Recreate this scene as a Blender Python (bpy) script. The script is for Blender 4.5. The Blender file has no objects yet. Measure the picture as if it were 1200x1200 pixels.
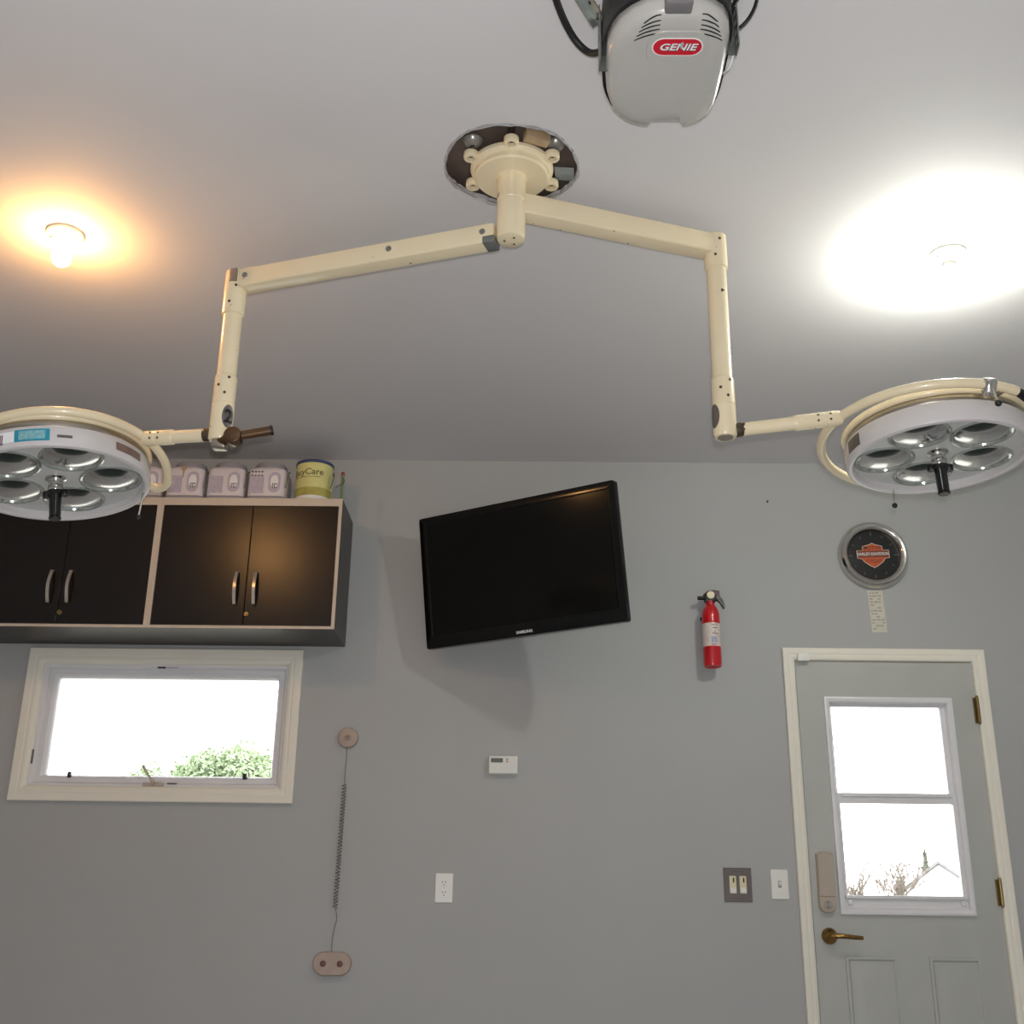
import bpy, bmesh, math, random
from mathutils import Vector, Matrix
C = bpy.context.scene.collection
PI = math.pi
rnd = random.Random(7)

# ------------------------------------------------------------------ materials
def lin(c):
    out = []
    for v in c[:3]:
        v /= 255.0
        out.append(v / 12.92 if v <= 0.04045 else ((v + 0.055) / 1.055) ** 2.4)
    return (*out, 1.0)

MATS = {}
def pm(name, col, rough=0.5, metal=0.0, var=0.05, vscale=8.0, bump=0.0, bscale=200.0, coat=0.0, spec=0.5, chips=None, emit=None, trans=0.0):
    m = bpy.data.materials.new(name); m.use_nodes = True
    nt = m.node_tree; bs = nt.nodes['Principled BSDF']
    bs.inputs['Roughness'].default_value = rough
    bs.inputs['Metallic'].default_value = metal
    bs.inputs['Specular IOR Level'].default_value = spec
    bs.inputs['Coat Weight'].default_value = coat
    bs.inputs['Coat Roughness'].default_value = 0.08
    bs.inputs['Transmission Weight'].default_value = trans
    tc = nt.nodes.new('ShaderNodeTexCoord')
    nz = nt.nodes.new('ShaderNodeTexNoise'); nz.inputs['Scale'].default_value = vscale; nz.inputs['Detail'].default_value = 4
    nt.links.new(tc.outputs['Object'], nz.inputs['Vector'])
    rp = nt.nodes.new('ShaderNodeValToRGB')
    a = lin(col)
    rp.color_ramp.elements[0].position = 0.3; rp.color_ramp.elements[1].position = 0.7
    rp.color_ramp.elements[0].color = tuple(v * (1 - var) for v in a[:3]) + (1,)
    rp.color_ramp.elements[1].color = tuple(min(1, v * (1 + var)) for v in a[:3]) + (1,)
    nt.links.new(nz.outputs['Fac'], rp.inputs['Fac'])
    last = rp.outputs['Color']
    if chips:
        ccol, cs, th = chips
        n2 = nt.nodes.new('ShaderNodeTexNoise'); n2.inputs['Scale'].default_value = cs; n2.inputs['Detail'].default_value = 1.5
        nt.links.new(tc.outputs['Object'], n2.inputs['Vector'])
        r2 = nt.nodes.new('ShaderNodeValToRGB'); r2.color_ramp.elements[0].position = th; r2.color_ramp.elements[1].position = th + 0.015
        nt.links.new(n2.outputs['Fac'], r2.inputs['Fac'])
        mx = nt.nodes.new('ShaderNodeMix'); mx.data_type = 'RGBA'
        nt.links.new(r2.outputs['Color'], mx.inputs[0]); nt.links.new(last, mx.inputs[6]); mx.inputs[7].default_value = lin(ccol)
        last = mx.outputs[2]
    nt.links.new(last, bs.inputs['Base Color'])
    if bump:
        n3 = nt.nodes.new('ShaderNodeTexNoise'); n3.inputs['Scale'].default_value = bscale; n3.inputs['Detail'].default_value = 3
        nt.links.new(tc.outputs['Object'], n3.inputs['Vector'])
        bp = nt.nodes.new('ShaderNodeBump'); bp.inputs['Strength'].default_value = bump; bp.inputs['Distance'].default_value = 0.002
        nt.links.new(n3.outputs['Fac'], bp.inputs['Height']); nt.links.new(bp.outputs['Normal'], bs.inputs['Normal'])
    if emit:
        bs.inputs['Emission Color'].default_value = (*emit[0], 1); bs.inputs['Emission Strength'].default_value = emit[1]
    MATS[name] = m
    return m

def glassmat(name, tint, refl=1.45):
    m = bpy.data.materials.new(name); m.use_nodes = True; nt = m.node_tree
    for n in list(nt.nodes): nt.nodes.remove(n)
    o = nt.nodes.new('ShaderNodeOutputMaterial'); t = nt.nodes.new('ShaderNodeBsdfTransparent'); t.inputs[0].default_value = (*tint, 1)
    g = nt.nodes.new('ShaderNodeBsdfGlossy'); g.inputs['Roughness'].default_value = 0.03 if refl > 1.4 else 0.2
    f = nt.nodes.new('ShaderNodeFresnel'); f.inputs[0].default_value = refl
    mx = nt.nodes.new('ShaderNodeMixShader')
    nt.links.new(f.outputs[0], mx.inputs[0]); nt.links.new(t.outputs[0], mx.inputs[1]); nt.links.new(g.outputs[0], mx.inputs[2])
    nt.links.new(mx.outputs[0], o.inputs[0]); MATS[name] = m
    return m

WALL = pm('wall_paint', (173, 173, 172), 0.62, var=0.02, vscale=1.5, bump=0.12, bscale=260)
CEIL = pm('ceiling_paint', (219, 216, 216), 0.75, var=0.015, vscale=1.2, bump=0.10, bscale=220)
FLOORM = pm('floor_concrete', (184, 184, 183), 0.6, var=0.10, vscale=2.5, bump=0.2, bscale=60)
TRIM = pm('trim_cream_paint', (238, 232, 218), 0.4, var=0.02, vscale=6)
SASH = pm('vinyl_white', (226, 224, 226), 0.35, var=0.02)
DOORP = pm('door_white_paint', (180, 181, 176), 0.5, var=0.025, vscale=5, bump=0.08, bscale=180)
CREAM = pm('cream_enamel', (243, 226, 190), 0.24, var=0.03, vscale=9, chips=((96, 70, 48), 34, 0.735), coat=0.3)
CREAMC = pm('cream_enamel_clean', (243, 226, 190), 0.24, var=0.03, vscale=9, coat=0.3)
ENAMEL = pm('lamp_white_enamel', (216, 211, 210), 0.3, var=0.02, coat=0.2)
FACE = pm('lamp_face_grey_enamel', (206, 206, 204), 0.4, var=0.03)
CHROME = pm('chrome', (215, 213, 208), 0.12, 1.0, var=0.02)
STEEL = pm('brushed_steel', (176, 168, 156), 0.3, 1.0, var=0.06, vscale=30)
GALV = pm('galvanised_steel', (146, 150, 146), 0.45, 0.85, var=0.2, vscale=25)
BOWL = pm('reflector_bowl', (54, 66, 63), 0.38, 0.7, var=0.08, vscale=20)
LENSRIM = pm('lens_ribbed_glass', (196, 202, 196), 0.12, 0.75, var=0.1, vscale=60)
BLACK = pm('black_plastic', (22, 21, 22), 0.4, var=0.1)
GBLACK = pm('gloss_black', (10, 10, 11), 0.12, var=0.1, coat=0.5)
BEZEL = pm('bezel_black', (8, 8, 8), 0.14, var=0.1, spec=0.3)
SCREEN = pm('screen_black', (8, 8, 8), 0.12, var=0.05, spec=0.22)
RUBBER = pm('black_rubber', (24, 22, 23), 0.55, var=0.1)
SCREW = pm('dark_screw', (96, 84, 70), 0.4, 0.7, var=0.1)
BRONZE = pm('bronze_handle', (112, 88, 66), 0.28, 0.9, var=0.1)
CABDARK = pm('cabinet_dark_laminate', (24, 18, 16), 0.25, var=0.12, vscale=14, bump=0.12, bscale=240, spec=0.38)
CABSIDE = pm('cabinet_side_laminate', (70, 66, 62), 0.45, var=0.08, vscale=14)
EDGE = pm('cabinet_edge_band', (206, 190, 172), 0.45, var=0.04)
NICKEL = pm('satin_nickel', (206, 198, 184), 0.3, 0.9, var=0.04)
BRASS = pm('brass', (150, 132, 88), 0.3, 1.0, var=0.12, vscale=20)
ABRASS = pm('antique_brass', (150, 118, 70), 0.25, 1.0, var=0.4, vscale=40)
BUCKET = pm('bucket_plastic', (218, 208, 210), 0.4, var=0.03)
BUCKLID = pm('bucket_grey_lid', (150, 146, 152), 0.45, var=0.05)
LABG = pm('label_grey_lilac', (186, 176, 188), 0.5, var=0.12, vscale=90)
LABW = pm('label_white', (236, 232, 230), 0.5, var=0.02)
LABD = pm('label_dark_ink', (92, 86, 92), 0.6, var=0.1)
CANLAB = pm('can_yellow_label', (218, 212, 140), 0.4, var=0.08, vscale=14)
CANOLIVE = pm('can_olive_band', (176, 168, 84), 0.4, var=0.25, vscale=22)
CANBLUE = pm('can_blue_rim', (62, 72, 112), 0.35, var=0.08)
INK = pm('grey_ink', (96, 92, 72), 0.6)
RED = pm('extinguisher_red', (196, 18, 30), 0.28, var=0.05, coat=0.4)
EXTLAB = pm('extinguisher_label', (222, 206, 196), 0.45, var=0.15, vscale=110)
EXTBLUE = pm('extinguisher_label_blue', (168, 170, 196), 0.45, var=0.2, vscale=120)
BEIGE = pm('beige_plastic', (178, 164, 150), 0.45, var=0.03)
MAUVE = pm('mauve_wood', (176, 156, 144), 0.5, var=0.06, vscale=30)
WIRE = pm('grey_wire', (120, 118, 112), 0.4, 0.6, var=0.1)
THERM = pm('thermostat_white', (226, 224, 216), 0.45, var=0.02)
LCD = pm('lcd_grey', (92, 98, 92), 0.3, var=0.1)
PLATEW = pm('plate_white', (232, 230, 224), 0.35, var=0.02)
PLATEB = pm('plate_pewter', (104, 96, 94), 0.4, 0.4, var=0.08)
ALMOND = pm('almond_switch', (224, 214, 178), 0.35, var=0.03)
DARKHOLE = pm('dark_slot', (30, 28, 28), 0.7)
CAVITY = pm('cavity_dark_steel', (116, 100, 90), 0.5, 0.3, var=0.25, vscale=12)
WOOD = pm('raw_wood_block', (176, 150, 116), 0.7, var=0.2, vscale=30)
PLASTER = pm('torn_plaster', (170, 168, 168), 0.85, var=0.25, vscale=60)
TAG = pm('grey_tag', (150, 156, 156), 0.5, var=0.1, vscale=40)
CLEAR = pm('frosted_washer', (150, 146, 138), 0.25, 0.4, var=0.15, vscale=30)
OPLENS = pm('opener_lens_plastic', (186, 183, 177), 0.26, var=0.03, coat=0.25)
LOGORED = pm('sticker_red', (206, 20, 44), 0.35, var=0.03)
STICKW = pm('sticker_white', (252, 252, 252), 0.4, var=0.01)
WHITEINK = pm('white_ink', (236, 236, 236), 0.4, var=0.01)
BLACKINK = pm('black_ink', (24, 22, 22), 0.5)
ORANGE = pm('emblem_orange', (196, 84, 34), 0.45, var=0.08)
CREAMINK = pm('emblem_cream', (206, 188, 168), 0.45)
PAPER = pm('printed_paper', (206, 200, 184), 0.7, var=0.06, vscale=40)
PAPERINK = pm('paper_ink', (160, 156, 146), 0.7)
TEAL = pm('sticker_teal', (40, 150, 176), 0.4, var=0.05)
TEALPALE = pm('sticker_pale_teal', (132, 188, 196), 0.4, var=0.2, vscale=120)
PINK = pm('sticker_plum', (120, 70, 92), 0.4, var=0.2, vscale=80)
PLATEBR = pm('name_plate_brown', (138, 116, 108), 0.4, 0.3, var=0.1, vscale=60)
PLATEGR = pm('name_plate_grey', (112, 108, 104), 0.4, 0.4, var=0.1, vscale=60)
PORC = pm('porcelain', (232, 228, 216), 0.25, var=0.02)
WARMB = pm('warm_bulb_glass', (255, 240, 220), 0.3, emit=((1.0, 0.50, 0.16), 175))
COOLB = pm('cool_bulb_glass', (250, 255, 250), 0.3, emit=((0.97, 1.0, 0.90), 310))
LEAF = pm('tree_leaf', (140, 156, 122), 0.6, var=0.35, vscale=0.8)
BARK = pm('tree_bark', (116, 106, 98), 0.8, var=0.2)
NEEDLE = pm('conifer_needle', (64, 68, 54), 0.7, var=0.3, vscale=2)
SIDING = pm('house_siding', (230, 230, 230), 0.7)
ROOFM = pm('house_shingle', (122, 120, 122), 0.8, var=0.1)
GROUNDM = pm('ground_gravel', (146, 146, 136), 0.9, var=0.2, vscale=0.5)
GREENST = pm('green_stick_paint', (110, 130, 84), 0.5)
REDTIP = pm('red_tip_rubber', (150, 44, 52), 0.5)
GLASS = glassmat('window_glass', (0.97, 0.98, 0.98))
LGLASS = glassmat('lens_glass', (0.78, 0.84, 0.82), 1.28)

# ------------------------------------------------------------------ mesh helpers
def nb(): return bmesh.new()
def merge(dst, src):
    me = bpy.data.meshes.new('tmp'); src.to_mesh(me); src.free(); dst.from_mesh(me); bpy.data.meshes.remove(me)
def box(bm, x0, x1, y0, y1, z0, z1, bev=0.0, M=None, seg=2):
    b = nb(); bmesh.ops.create_cube(b, size=1)
    for v in b.verts:
        v.co = Vector(((x0 + x1) / 2 + v.co.x * (x1 - x0), (y0 + y1) / 2 + v.co.y * (y1 - y0), (z0 + z1) / 2 + v.co.z * (z1 - z0)))
    if bev: bmesh.ops.bevel(b, geom=b.edges[:], offset=bev, segments=seg, affect='EDGES', profile=0.5)
    if M: b.transform(M)
    bmesh.ops.recalc_face_normals(b, faces=b.faces); merge(bm, b); return bm
def lathe(bm, prof, M=None, n=48, closed=False, a0=0.0, a1=2 * PI):
    b = nb(); full = abs(a1 - a0 - 2 * PI) < 1e-6
    k = n if full else n + 1
    rings = []
    for (r, z) in prof:
        if r < 1e-7 and full: rings.append([b.verts.new((0, 0, z))])
        else: rings.append([b.verts.new((r * math.cos(a0 + (a1 - a0) * i / n), r * math.sin(a0 + (a1 - a0) * i / n), z)) for i in range(k)])
    m = len(rings)
    for j in range(m if closed else m - 1):
        A, B = rings[j], rings[(j + 1) % m]
        for i in range(n if full else n):
            i2 = (i + 1) % k if full else i + 1
            if len(A) == 1 and len(B) == 1: continue
            if len(A) == 1: b.faces.new((A[0], B[i], B[i2]))
            elif len(B) == 1: b.faces.new((A[i], B[0], A[i2]))
            else: b.faces.new((A[i], B[i], B[i2], A[i2]))
    if M: b.transform(M)
    bmesh.ops.recalc_face_normals(b, faces=b.faces); merge(bm, b); return bm
def axisM(p0, p1):
    p0, p1 = Vector(p0), Vector(p1); z = (p1 - p0).normalized()
    return Matrix.Translation(p0) @ z.to_track_quat('Z', 'Y').to_matrix().to_4x4(), (p1 - p0).length
def cyl(bm, p0, p1, r0, r1=None, n=32, bev=0.0):
    M, L = axisM(p0, p1); r1 = r0 if r1 is None else r1
    if bev: pr = [(0, 0), (r0 - bev, 0), (r0 - bev * .3, bev * .3), (r0, bev), (r1, L - bev), (r1 - bev * .3, L - bev * .3), (r1 - bev, L), (0, L)]
    else: pr = [(0, 0), (r0, 0), (r1, L), (0, L)]
    return lathe(bm, pr, M, n)
def ball(bm, c, r, n=20):
    pr = [(r * math.sin(PI * i / 10), -r * math.cos(PI * i / 10)) for i in range(11)]; pr[0] = (0, -r); pr[-1] = (0, r)
    return lathe(bm, pr, Matrix.Translation(Vector(c)), n)
def smoothpts(pts, k=6):
    P = [Vector(p) for p in pts]; P = [2 * P[0] - P[1]] + P + [2 * P[-1] - P[-2]]; out = []
    for i in range(1, len(P) - 2):
        for j in range(k):
            t = j / k; a, b_, c, d = P[i - 1], P[i], P[i + 1], P[i + 2]
            out.append(0.5 * ((2 * b_) + (c - a) * t + (2 * a - 5 * b_ + 4 * c - d) * t * t + (3 * b_ - a - 3 * c + d) * t ** 3))
    out.append(P[-2]); return out
def tube(bm, pts, r, n=10, rfun=None):
    P = [Vector(p) for p in pts]; b = nb(); rings = []
    t = (P[1] - P[0]).normalized(); u = t.orthogonal().normalized()
    for i, p in enumerate(P):
        t = (P[min(i + 1, len(P) - 1)] - P[max(i - 1, 0)]).normalized()
        u = (u - t * u.dot(t)).normalized(); v = t.cross(u); rr = rfun(i / (len(P) - 1)) if rfun else r
        rings.append([b.verts.new(p + rr * (math.cos(2 * PI * k / n) * u + math.sin(2 * PI * k / n) * v)) for k in range(n)])
    for A, B in zip(rings, rings[1:]):
        for k in range(n): b.faces.new((A[k], A[(k + 1) % n], B[(k + 1) % n], B[k]))
    b.faces.new(rings[0][::-1]); b.faces.new(rings[-1])
    bmesh.ops.recalc_face_normals(b, faces=b.faces); merge(bm, b); return bm
def loft(bm, rings, M=None, cap0=True, cap1=True):
    b = nb(); R = [[b.verts.new(p) for p in ring] for ring in rings]
    n = len(R[0])
    for A, B in zip(R, R[1:]):
        for k in range(n): b.faces.new((A[k], A[(k + 1) % n], B[(k + 1) % n], B[k]))
    if cap0: b.faces.new(R[0][::-1])
    if cap1: b.faces.new(R[-1])
    if M: b.transform(M)
    bmesh.ops.recalc_face_normals(b, faces=b.faces); merge(bm, b); return bm
def prism(bm, outl, z0, z1, M=None, bev=0.0):
    cx = sum(p[0] for p in outl) / len(outl); cy = sum(p[1] for p in outl) / len(outl)
    if not bev: return loft(bm, [[(x, y, z0) for x, y in outl], [(x, y, z1) for x, y in outl]], M)
    R = max(math.hypot(x - cx, y - cy) for x, y in outl); s = 1 - bev / R
    ins = [(cx + (x - cx) * s, cy + (y - cy) * s) for x, y in outl]
    return loft(bm, [[(x, y, z0) for x, y in outl], [(x, y, z1 - bev) for x, y in outl], [(x, y, z1) for x, y in ins]], M)
def rrect(w, h, r, k=6, cx=0, cy=0):
    out = []
    for (sx, sy, a) in ((1, 1, 0), (-1, 1, 90), (-1, -1, 180), (1, -1, 270)):
        for i in range(k + 1):
            t = math.radians(a + 90 * i / k)
            out.append((cx + sx * (w / 2 - r) + r * math.cos(t), cy + sy * (h / 2 - r) + r * math.sin(t)))
    return out
def ellipse(a, b_, n=32): return [(a * math.cos(2 * PI * i / n), b_ * math.sin(2 * PI * i / n)) for i in range(n)]
def WM(x, z, y=0.0, rot=0.0):       # local x,y on the wall, local z out into the room
    return Matrix.Translation((x, y, z)) @ Matrix.Rotation(PI / 2, 4, 'X') @ Matrix.Rotation(rot, 4, 'Z')
def text_bm(body, size, ext=0.0005, shear=0.0, off=0.0, M=None, sx=1.0, align='CENTER'):
    cu = bpy.data.curves.new('t', 'FONT'); cu.body = body; cu.size = size; cu.extrude = ext; cu.shear = shear; cu.offset = off
    cu.align_x = align; cu.align_y = 'CENTER'; cu.resolution_u = 3
    o = bpy.data.objects.new('t', cu); C.objects.link(o); bpy.context.view_layer.update()
    me = bpy.data.meshes.new_from_object(o.evaluated_get(bpy.context.evaluated_depsgraph_get()))
    b = nb(); b.from_mesh(me); bpy.data.meshes.remove(me); bpy.data.objects.remove(o); bpy.data.curves.remove(cu)
    if sx != 1.0: b.transform(Matrix.Diagonal((sx, 1, 1, 1)))
    if M: b.transform(M)
    return b

# ------------------------------------------------------------------ object helpers
def mkobj(name, bm, mat, parent=None, origin=(0, 0, 0), sharp=35):
    me = bpy.data.meshes.new(name); o = Vector(origin)
    if o.length: bmesh.ops.translate(bm, verts=bm.verts, vec=-o)
    bm.to_mesh(me); bm.free()
    for p in me.polygons: p.use_smooth = True
    me.set_sharp_from_angle(angle=math.radians(sharp))
    for m in (mat if isinstance(mat, (list, tuple)) else [mat]): me.materials.append(m)
    ob = bpy.data.objects.new(name, me); C.objects.link(ob)
    if parent: ob.parent = parent
    else: ob.location = o
    return ob
def tag(o, label, cat, group=None, kind=None):
    o['label'] = label; o['category'] = cat
    if group: o['group'] = group
    if kind: o['kind'] = kind
    return o
class Thing:
    def __init__(s, name, loc, label, cat, group=None, kind=None):
        s.o = bpy.data.objects.new(name, None); s.o.empty_display_size = 0.05; C.objects.link(s.o)
        s.loc = Vector(loc); s.o.location = s.loc; tag(s.o, label, cat, group, kind)
    def part(s, name, bm, mat, parent=None, label=None):
        ob = mkobj(name, bm, mat, parent or s.o, s.loc)
        if label: ob['label'] = label
        return ob
def dup(root, delta, label):
    r = root.copy(); C.objects.link(r); r.location = root.location + Vector(delta); r['label'] = label
    for ch in list(root.children):
        c = ch.copy(); C.objects.link(c); c.parent = r
        for g in list(ch.children):
            d = g.copy(); C.objects.link(d); d.parent = c
    return r
def struct(name, bm, mat, label, cat, origin=(0, 0, 0)):
    o = mkobj(name, bm, mat, None, origin); tag(o, label, cat, kind='structure'); return o

# ------------------------------------------------------------------ room shell
H = 2.98; XL, XR, YF = -3.4, 3.1, -8.2; T = 0.16
WX0, WX1, WZ0, WZ1 = -2.115, -1.025, 1.482, 2.028        # window opening in the wall
DX0, DX1, DZ1 = 1.145, 1.918, 2.062                      # door opening
bm = nb()
xs = [XL - T, WX0, WX1, DX0, DX1, XR + T]; zs = [-0.05, WZ0, WZ1, DZ1, 3.3]
def inopen(x, z): return (WX0 < x < WX1 and WZ0 < z < WZ1) or (DX0 < x < DX1 and z < DZ1)
vg = {}
def gv(i, j, y):
    if (i, j, y) not in vg: vg[(i, j, y)] = bm.verts.new((xs[i], y, zs[j]))
    return vg[(i, j, y)]
solid = lambda i, j: 0 <= i < len(xs) - 1 and 0 <= j < len(zs) - 1 and not inopen((xs[i] + xs[i + 1]) / 2, (zs[j] + zs[j + 1]) / 2)
for i in range(len(xs) - 1):
    for j in range(len(zs) - 1):
        if not solid(i, j): continue
        bm.faces.new((gv(i, j, 0), gv(i + 1, j, 0), gv(i + 1, j + 1, 0), gv(i, j + 1, 0)))
        bm.faces.new((gv(i, j, T), gv(i, j + 1, T), gv(i + 1, j + 1, T), gv(i + 1, j, T)))
        for (a, b_, di, dj) in (((i, j), (i + 1, j), 0, -1), ((i, j + 1), (i + 1, j + 1), 0, 1), ((i, j), (i, j + 1), -1, 0), ((i + 1, j), (i + 1, j + 1), 1, 0)):
            if not solid(i + di, j + dj): bm.faces.new((gv(*a, 0), gv(*b_, 0), gv(*b_, T), gv(*a, T)))
bmesh.ops.recalc_face_normals(bm, faces=bm.faces)
struct('wall_back', bm, WALL, 'pale grey painted wall holding the door, window and screen', 'wall')
struct('wall_left', box(nb(), XL - T, XL, YF - T, 0, -0.05, 3.3), WALL, 'pale grey side wall to the left of the cabinets', 'wall')
struct('wall_right', box(nb(), XR, XR + T, YF - T, 0, -0.05, 3.3), WALL, 'pale grey side wall to the right of the door', 'wall')
struct('wall_front', box(nb(), XL - T, XR + T, YF - T, YF, -0.05, 3.3), WALL, 'pale grey wall behind the camera facing the door', 'wall')
struct('floor', box(nb(), XL, XR, YF, T, -0.1, 0), FLOORM, 'grey concrete garage floor', 'floor')

# ceiling with the ragged hole around the lamp mount
HC = Vector((-0.058, -2.187)); SX, SY = -0.057, -2.175
angs = sorted([2 * PI * i / 100 + .003 for i in range(100)] + [math.atan2(y - HC.y, x - HC.x) % (2 * PI) for x in (XL - .1, XR + .1) for y in (YF - .1, .1)])
keep = []
for a in angs:
    if not keep or a - keep[-1] > 2e-3: keep.append(a)
    else: keep[-1] = a if any(abs(a - math.atan2(y - HC.y, x - HC.x) % (2 * PI)) < 1e-9 for x in (XL - .1, XR + .1) for y in (YF - .1, .1)) else keep[-1]
angs = keep
bm = nb(); R0, R1, R2, R0t, R2t = [], [], [], [], []
for a in angs:
    c_, s_ = math.cos(a), math.sin(a)
    rh = 0.187 + 0.004 * math.sin(2 * a + .5) + 0.0025 * math.sin(5 * a) + rnd.uniform(-.0042, .0042)
    tx = ((XR + .1 if c_ > 0 else XL - .1) - HC.x) / c_ if abs(c_) > 1e-6 else 1e9
    ty = ((.1 if s_ > 0 else YF - .1) - HC.y) / s_ if abs(s_) > 1e-6 else 1e9
    ro = min(tx, ty)
    P = lambda r, z: bm.verts.new((HC.x + r * c_, HC.y + r * s_, z))
    R0.append(P(rh, H)); R1.append(P(.5, H)); R2.append(P(ro, H)); R0t.append(P(rh + .004, H + .018)); R2t.append(P(ro, H + .018))
n = len(angs)
for i in range(n):
    k = (i + 1) % n
    for A, B in ((R0, R1), (R1, R2), (R0t, R0), (R2, R2t), (R2t, R0t)): bm.faces.new((A[i], A[k], B[k], B[i]))
bmesh.ops.recalc_face_normals(bm, faces=bm.faces)
ceil = struct('ceiling', bm, CEIL, 'pale lilac grey painted ceiling with a ragged hole at the lamp mount', 'ceiling')
for p in ceil.data.polygons: p.use_smooth = False
bm = lathe(nb(), [(0.30, H + .0185), (0.30, 3.2), (0, 3.2)], Matrix.Translation((HC.x, HC.y, 0)), 40)
cav = struct('trim_1', bm, CAVITY, 'dark recess in the ceiling above the ragged lamp mount hole', 'ceiling recess')
# torn paper edge
bm = nb()
for i in range(n):
    k = (i + 1) % n
tp = []
for i in range(96):
    a = 2 * PI * i / 96; rr = 0.187 + 0.004 * math.sin(2 * a + .5) + 0.0025 * math.sin(5 * a)
    tp.append((HC.x + rr * math.cos(a), HC.y + rr * math.sin(a), H - .001 + rnd.uniform(-.003, .001)))
tube(bm, tp + [tp[0]], .003, 5, rfun=lambda t: .0022 + .0042 * abs(math.sin(57 * t) * math.sin(23 * t + 1)))
struct('trim_2', bm, PLASTER, 'torn plaster rim around the ceiling hole', 'plaster edge')

# ------------------------------------------------------------------ surgical light
TL = Thing('surgical_light', (SX, SY, H), 'cream ceiling mounted surgical light with two jointed arms and two round lamp heads', 'surgical light')
bm = lathe(nb(), [(0, H + .06), (.22, H + .06), (.22, H + .05), (0, H + .05)], Matrix.Translation((SX, SY - .01, 0)), 40)
TL.part('mounting_plate', bm, CAVITY)
cyl(bm := nb(), (SX, SY, H + .05), (SX, SY, H + .0), .05); TL.part('mounting_bolt', bm, STEEL)
# flange with six lugs
bm = lathe(nb(), [(.04, H + .004), (.118, H + .004), (.118, H - .006), (.112, H - .014), (.106, H - .016), (.106, H - .03), (.101, H - .035), (.044, H - .0355), (.041, H - .038), (.0, H - .038)], Matrix.Translation((SX, SY, 0)), 64)
for i in range(6):
    a = math.radians(30 + 60 * i); cx, cy = SX + .131 * math.cos(a), SY + .131 * math.sin(a)
    lathe(bm, [(.011, H + .004), (.021, H + .004), (.021, H - .012), (.019, H - .015), (.011, H - .015), (.011, H + .004)], Matrix.Translation((cx, cy, 0)), 20)
fl = TL.part('flange', bm, CREAMC)
for i in range(6):
    a = math.radians(30 + 60 * i); cx, cy = SX + .131 * math.cos(a), SY + .131 * math.sin(a)
    TL.part('bolt', cyl(nb(), (cx, cy, H + .0499), (cx, cy, H - .004), .0105, n=8), SCREW, fl)
# stem
bm = nb()
lathe(bm, [(0, H - .03), (.0405, H - .03), (.0405, 2.868), (.039, 2.866), (.039, 2.864), (.0405, 2.862), (.0405, 2.752), (.038, 2.745), (.033, 2.742), (0, 2.742)], Matrix.Translation((SX, SY, 0)), 48)
st = TL.part('stem', bm, CREAM)
for a in (60, 180, 300):
    a = math.radians(a); p = (SX + .018 * math.cos(a), SY + .018 * math.sin(a))
    TL.part('screw', cyl(nb(), (*p, 2.745), (*p, 2.7405), .0032, n=10), SCREW, st)

def arm_beam(bm, a, b, w, h, zc, e0, e1):
    a, b = Vector((*a, zc)), Vector((*b, zc)); d = (b - a).normalized(); L = (b - a).length
    M = Matrix.Translation(a) @ Matrix(((d.x, -d.y, 0, 0), (d.y, d.x, 0, 0), (0, 0, 1, 0), (0, 0, 0, 1)))
    return box(bm, e0, L - e1, -w / 2, w / 2, -h / 2, h / 2, .006, M, 3), M, L
RE = (0.547, -1.964); LE = (-0.888, -1.905)
bm, MR, LR = arm_beam(nb(), (SX, SY), RE, .058, .064, 2.859, .028, -.006); 
armR = TL.part('upper_arm', bm, CREAM)
bm, ML, LL = arm_beam(nb(), (SX, SY), LE, .055, .060, 2.766, .043, .02)
armL = TL.part('upper_arm', bm, CREAM)
for x in (.075, .36, LL - .045):
    p0 = ML @ Vector((x, .026, 0.003)); p1 = ML @ Vector((x, .031, 0.003))
    TL.part('screw', cyl(nb(), p0, p1, .0085, n=16), GALV, armL)
TL.part('hinge_plate', box(nb(), .040, .075, -.024, .0285, -.033, -.012, .002, ML), GALV, armL)
TL.part('end_plate', box(nb(), LL - .020, LL + .004, -.024, .0355, -.014, .0305, .002, ML), STEEL, armL)
for x, z in ((LR - .005, .02), (LR - .01, -.018)):
    p0 = MR @ Vector((x, -.027, z)); p1 = MR @ Vector((x, -.0315, z)); TL.part('screw', cyl(nb(), p0, p1, .004, n=12), SCREW, armR)

def drop_tube(E, ztop, zcol, zlow, zseam, zbot):
    M = Matrix.Translation((*E, 0)); bm = nb()
    lathe(bm, [(0, ztop), (.030, ztop), (.034, ztop - .004), (.034, zcol), (.0335, zcol - .002), (.029, zcol - .004), (.029, zlow + .004), (.0325, zlow), (.0325, zseam + .002), (.0305, zseam), (0, zseam)], M, 40)
    t = TL.part('drop_tube', bm, CREAM)
    bm = lathe(nb(), [(0, zseam), (.031, zseam), (.033, zseam - .002), (.033, zbot + .006), (.029, zbot), (0, zbot)], M, 40)
    pv = TL.part('pivot_joint', bm, CREAM)
    for (a, z, r) in ((-100, zcol + .03, .0345), (-75, zcol + .085, .0345), (-110, zlow - .035, .033), (-60, zlow - .01, .033), (-75, zlow - .06, .033)):
        a = math.radians(a); d = Vector((math.cos(a), math.sin(a), 0)); p = Vector((*E, z))
        TL.part('screw', cyl(nb(), p + d * (r - .003), p + d * (r + .0012), .0042, n=12), SCREW, t)
    return t, pv
tR, pR = drop_tube(RE, 2.897, 2.786, 2.42, 2.34, 2.243)
tL, pL = drop_tube(LE, 2.80, 2.655, 2.447, 2.36, 2.246)
TL.part('end_screws', lathe(nb(), [(0, 2.2445), (.022, 2.2445), (.022, 2.2415), (0, 2.2415)], Matrix.Translation((*RE, 0)), 24), STEEL, pR)
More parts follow.
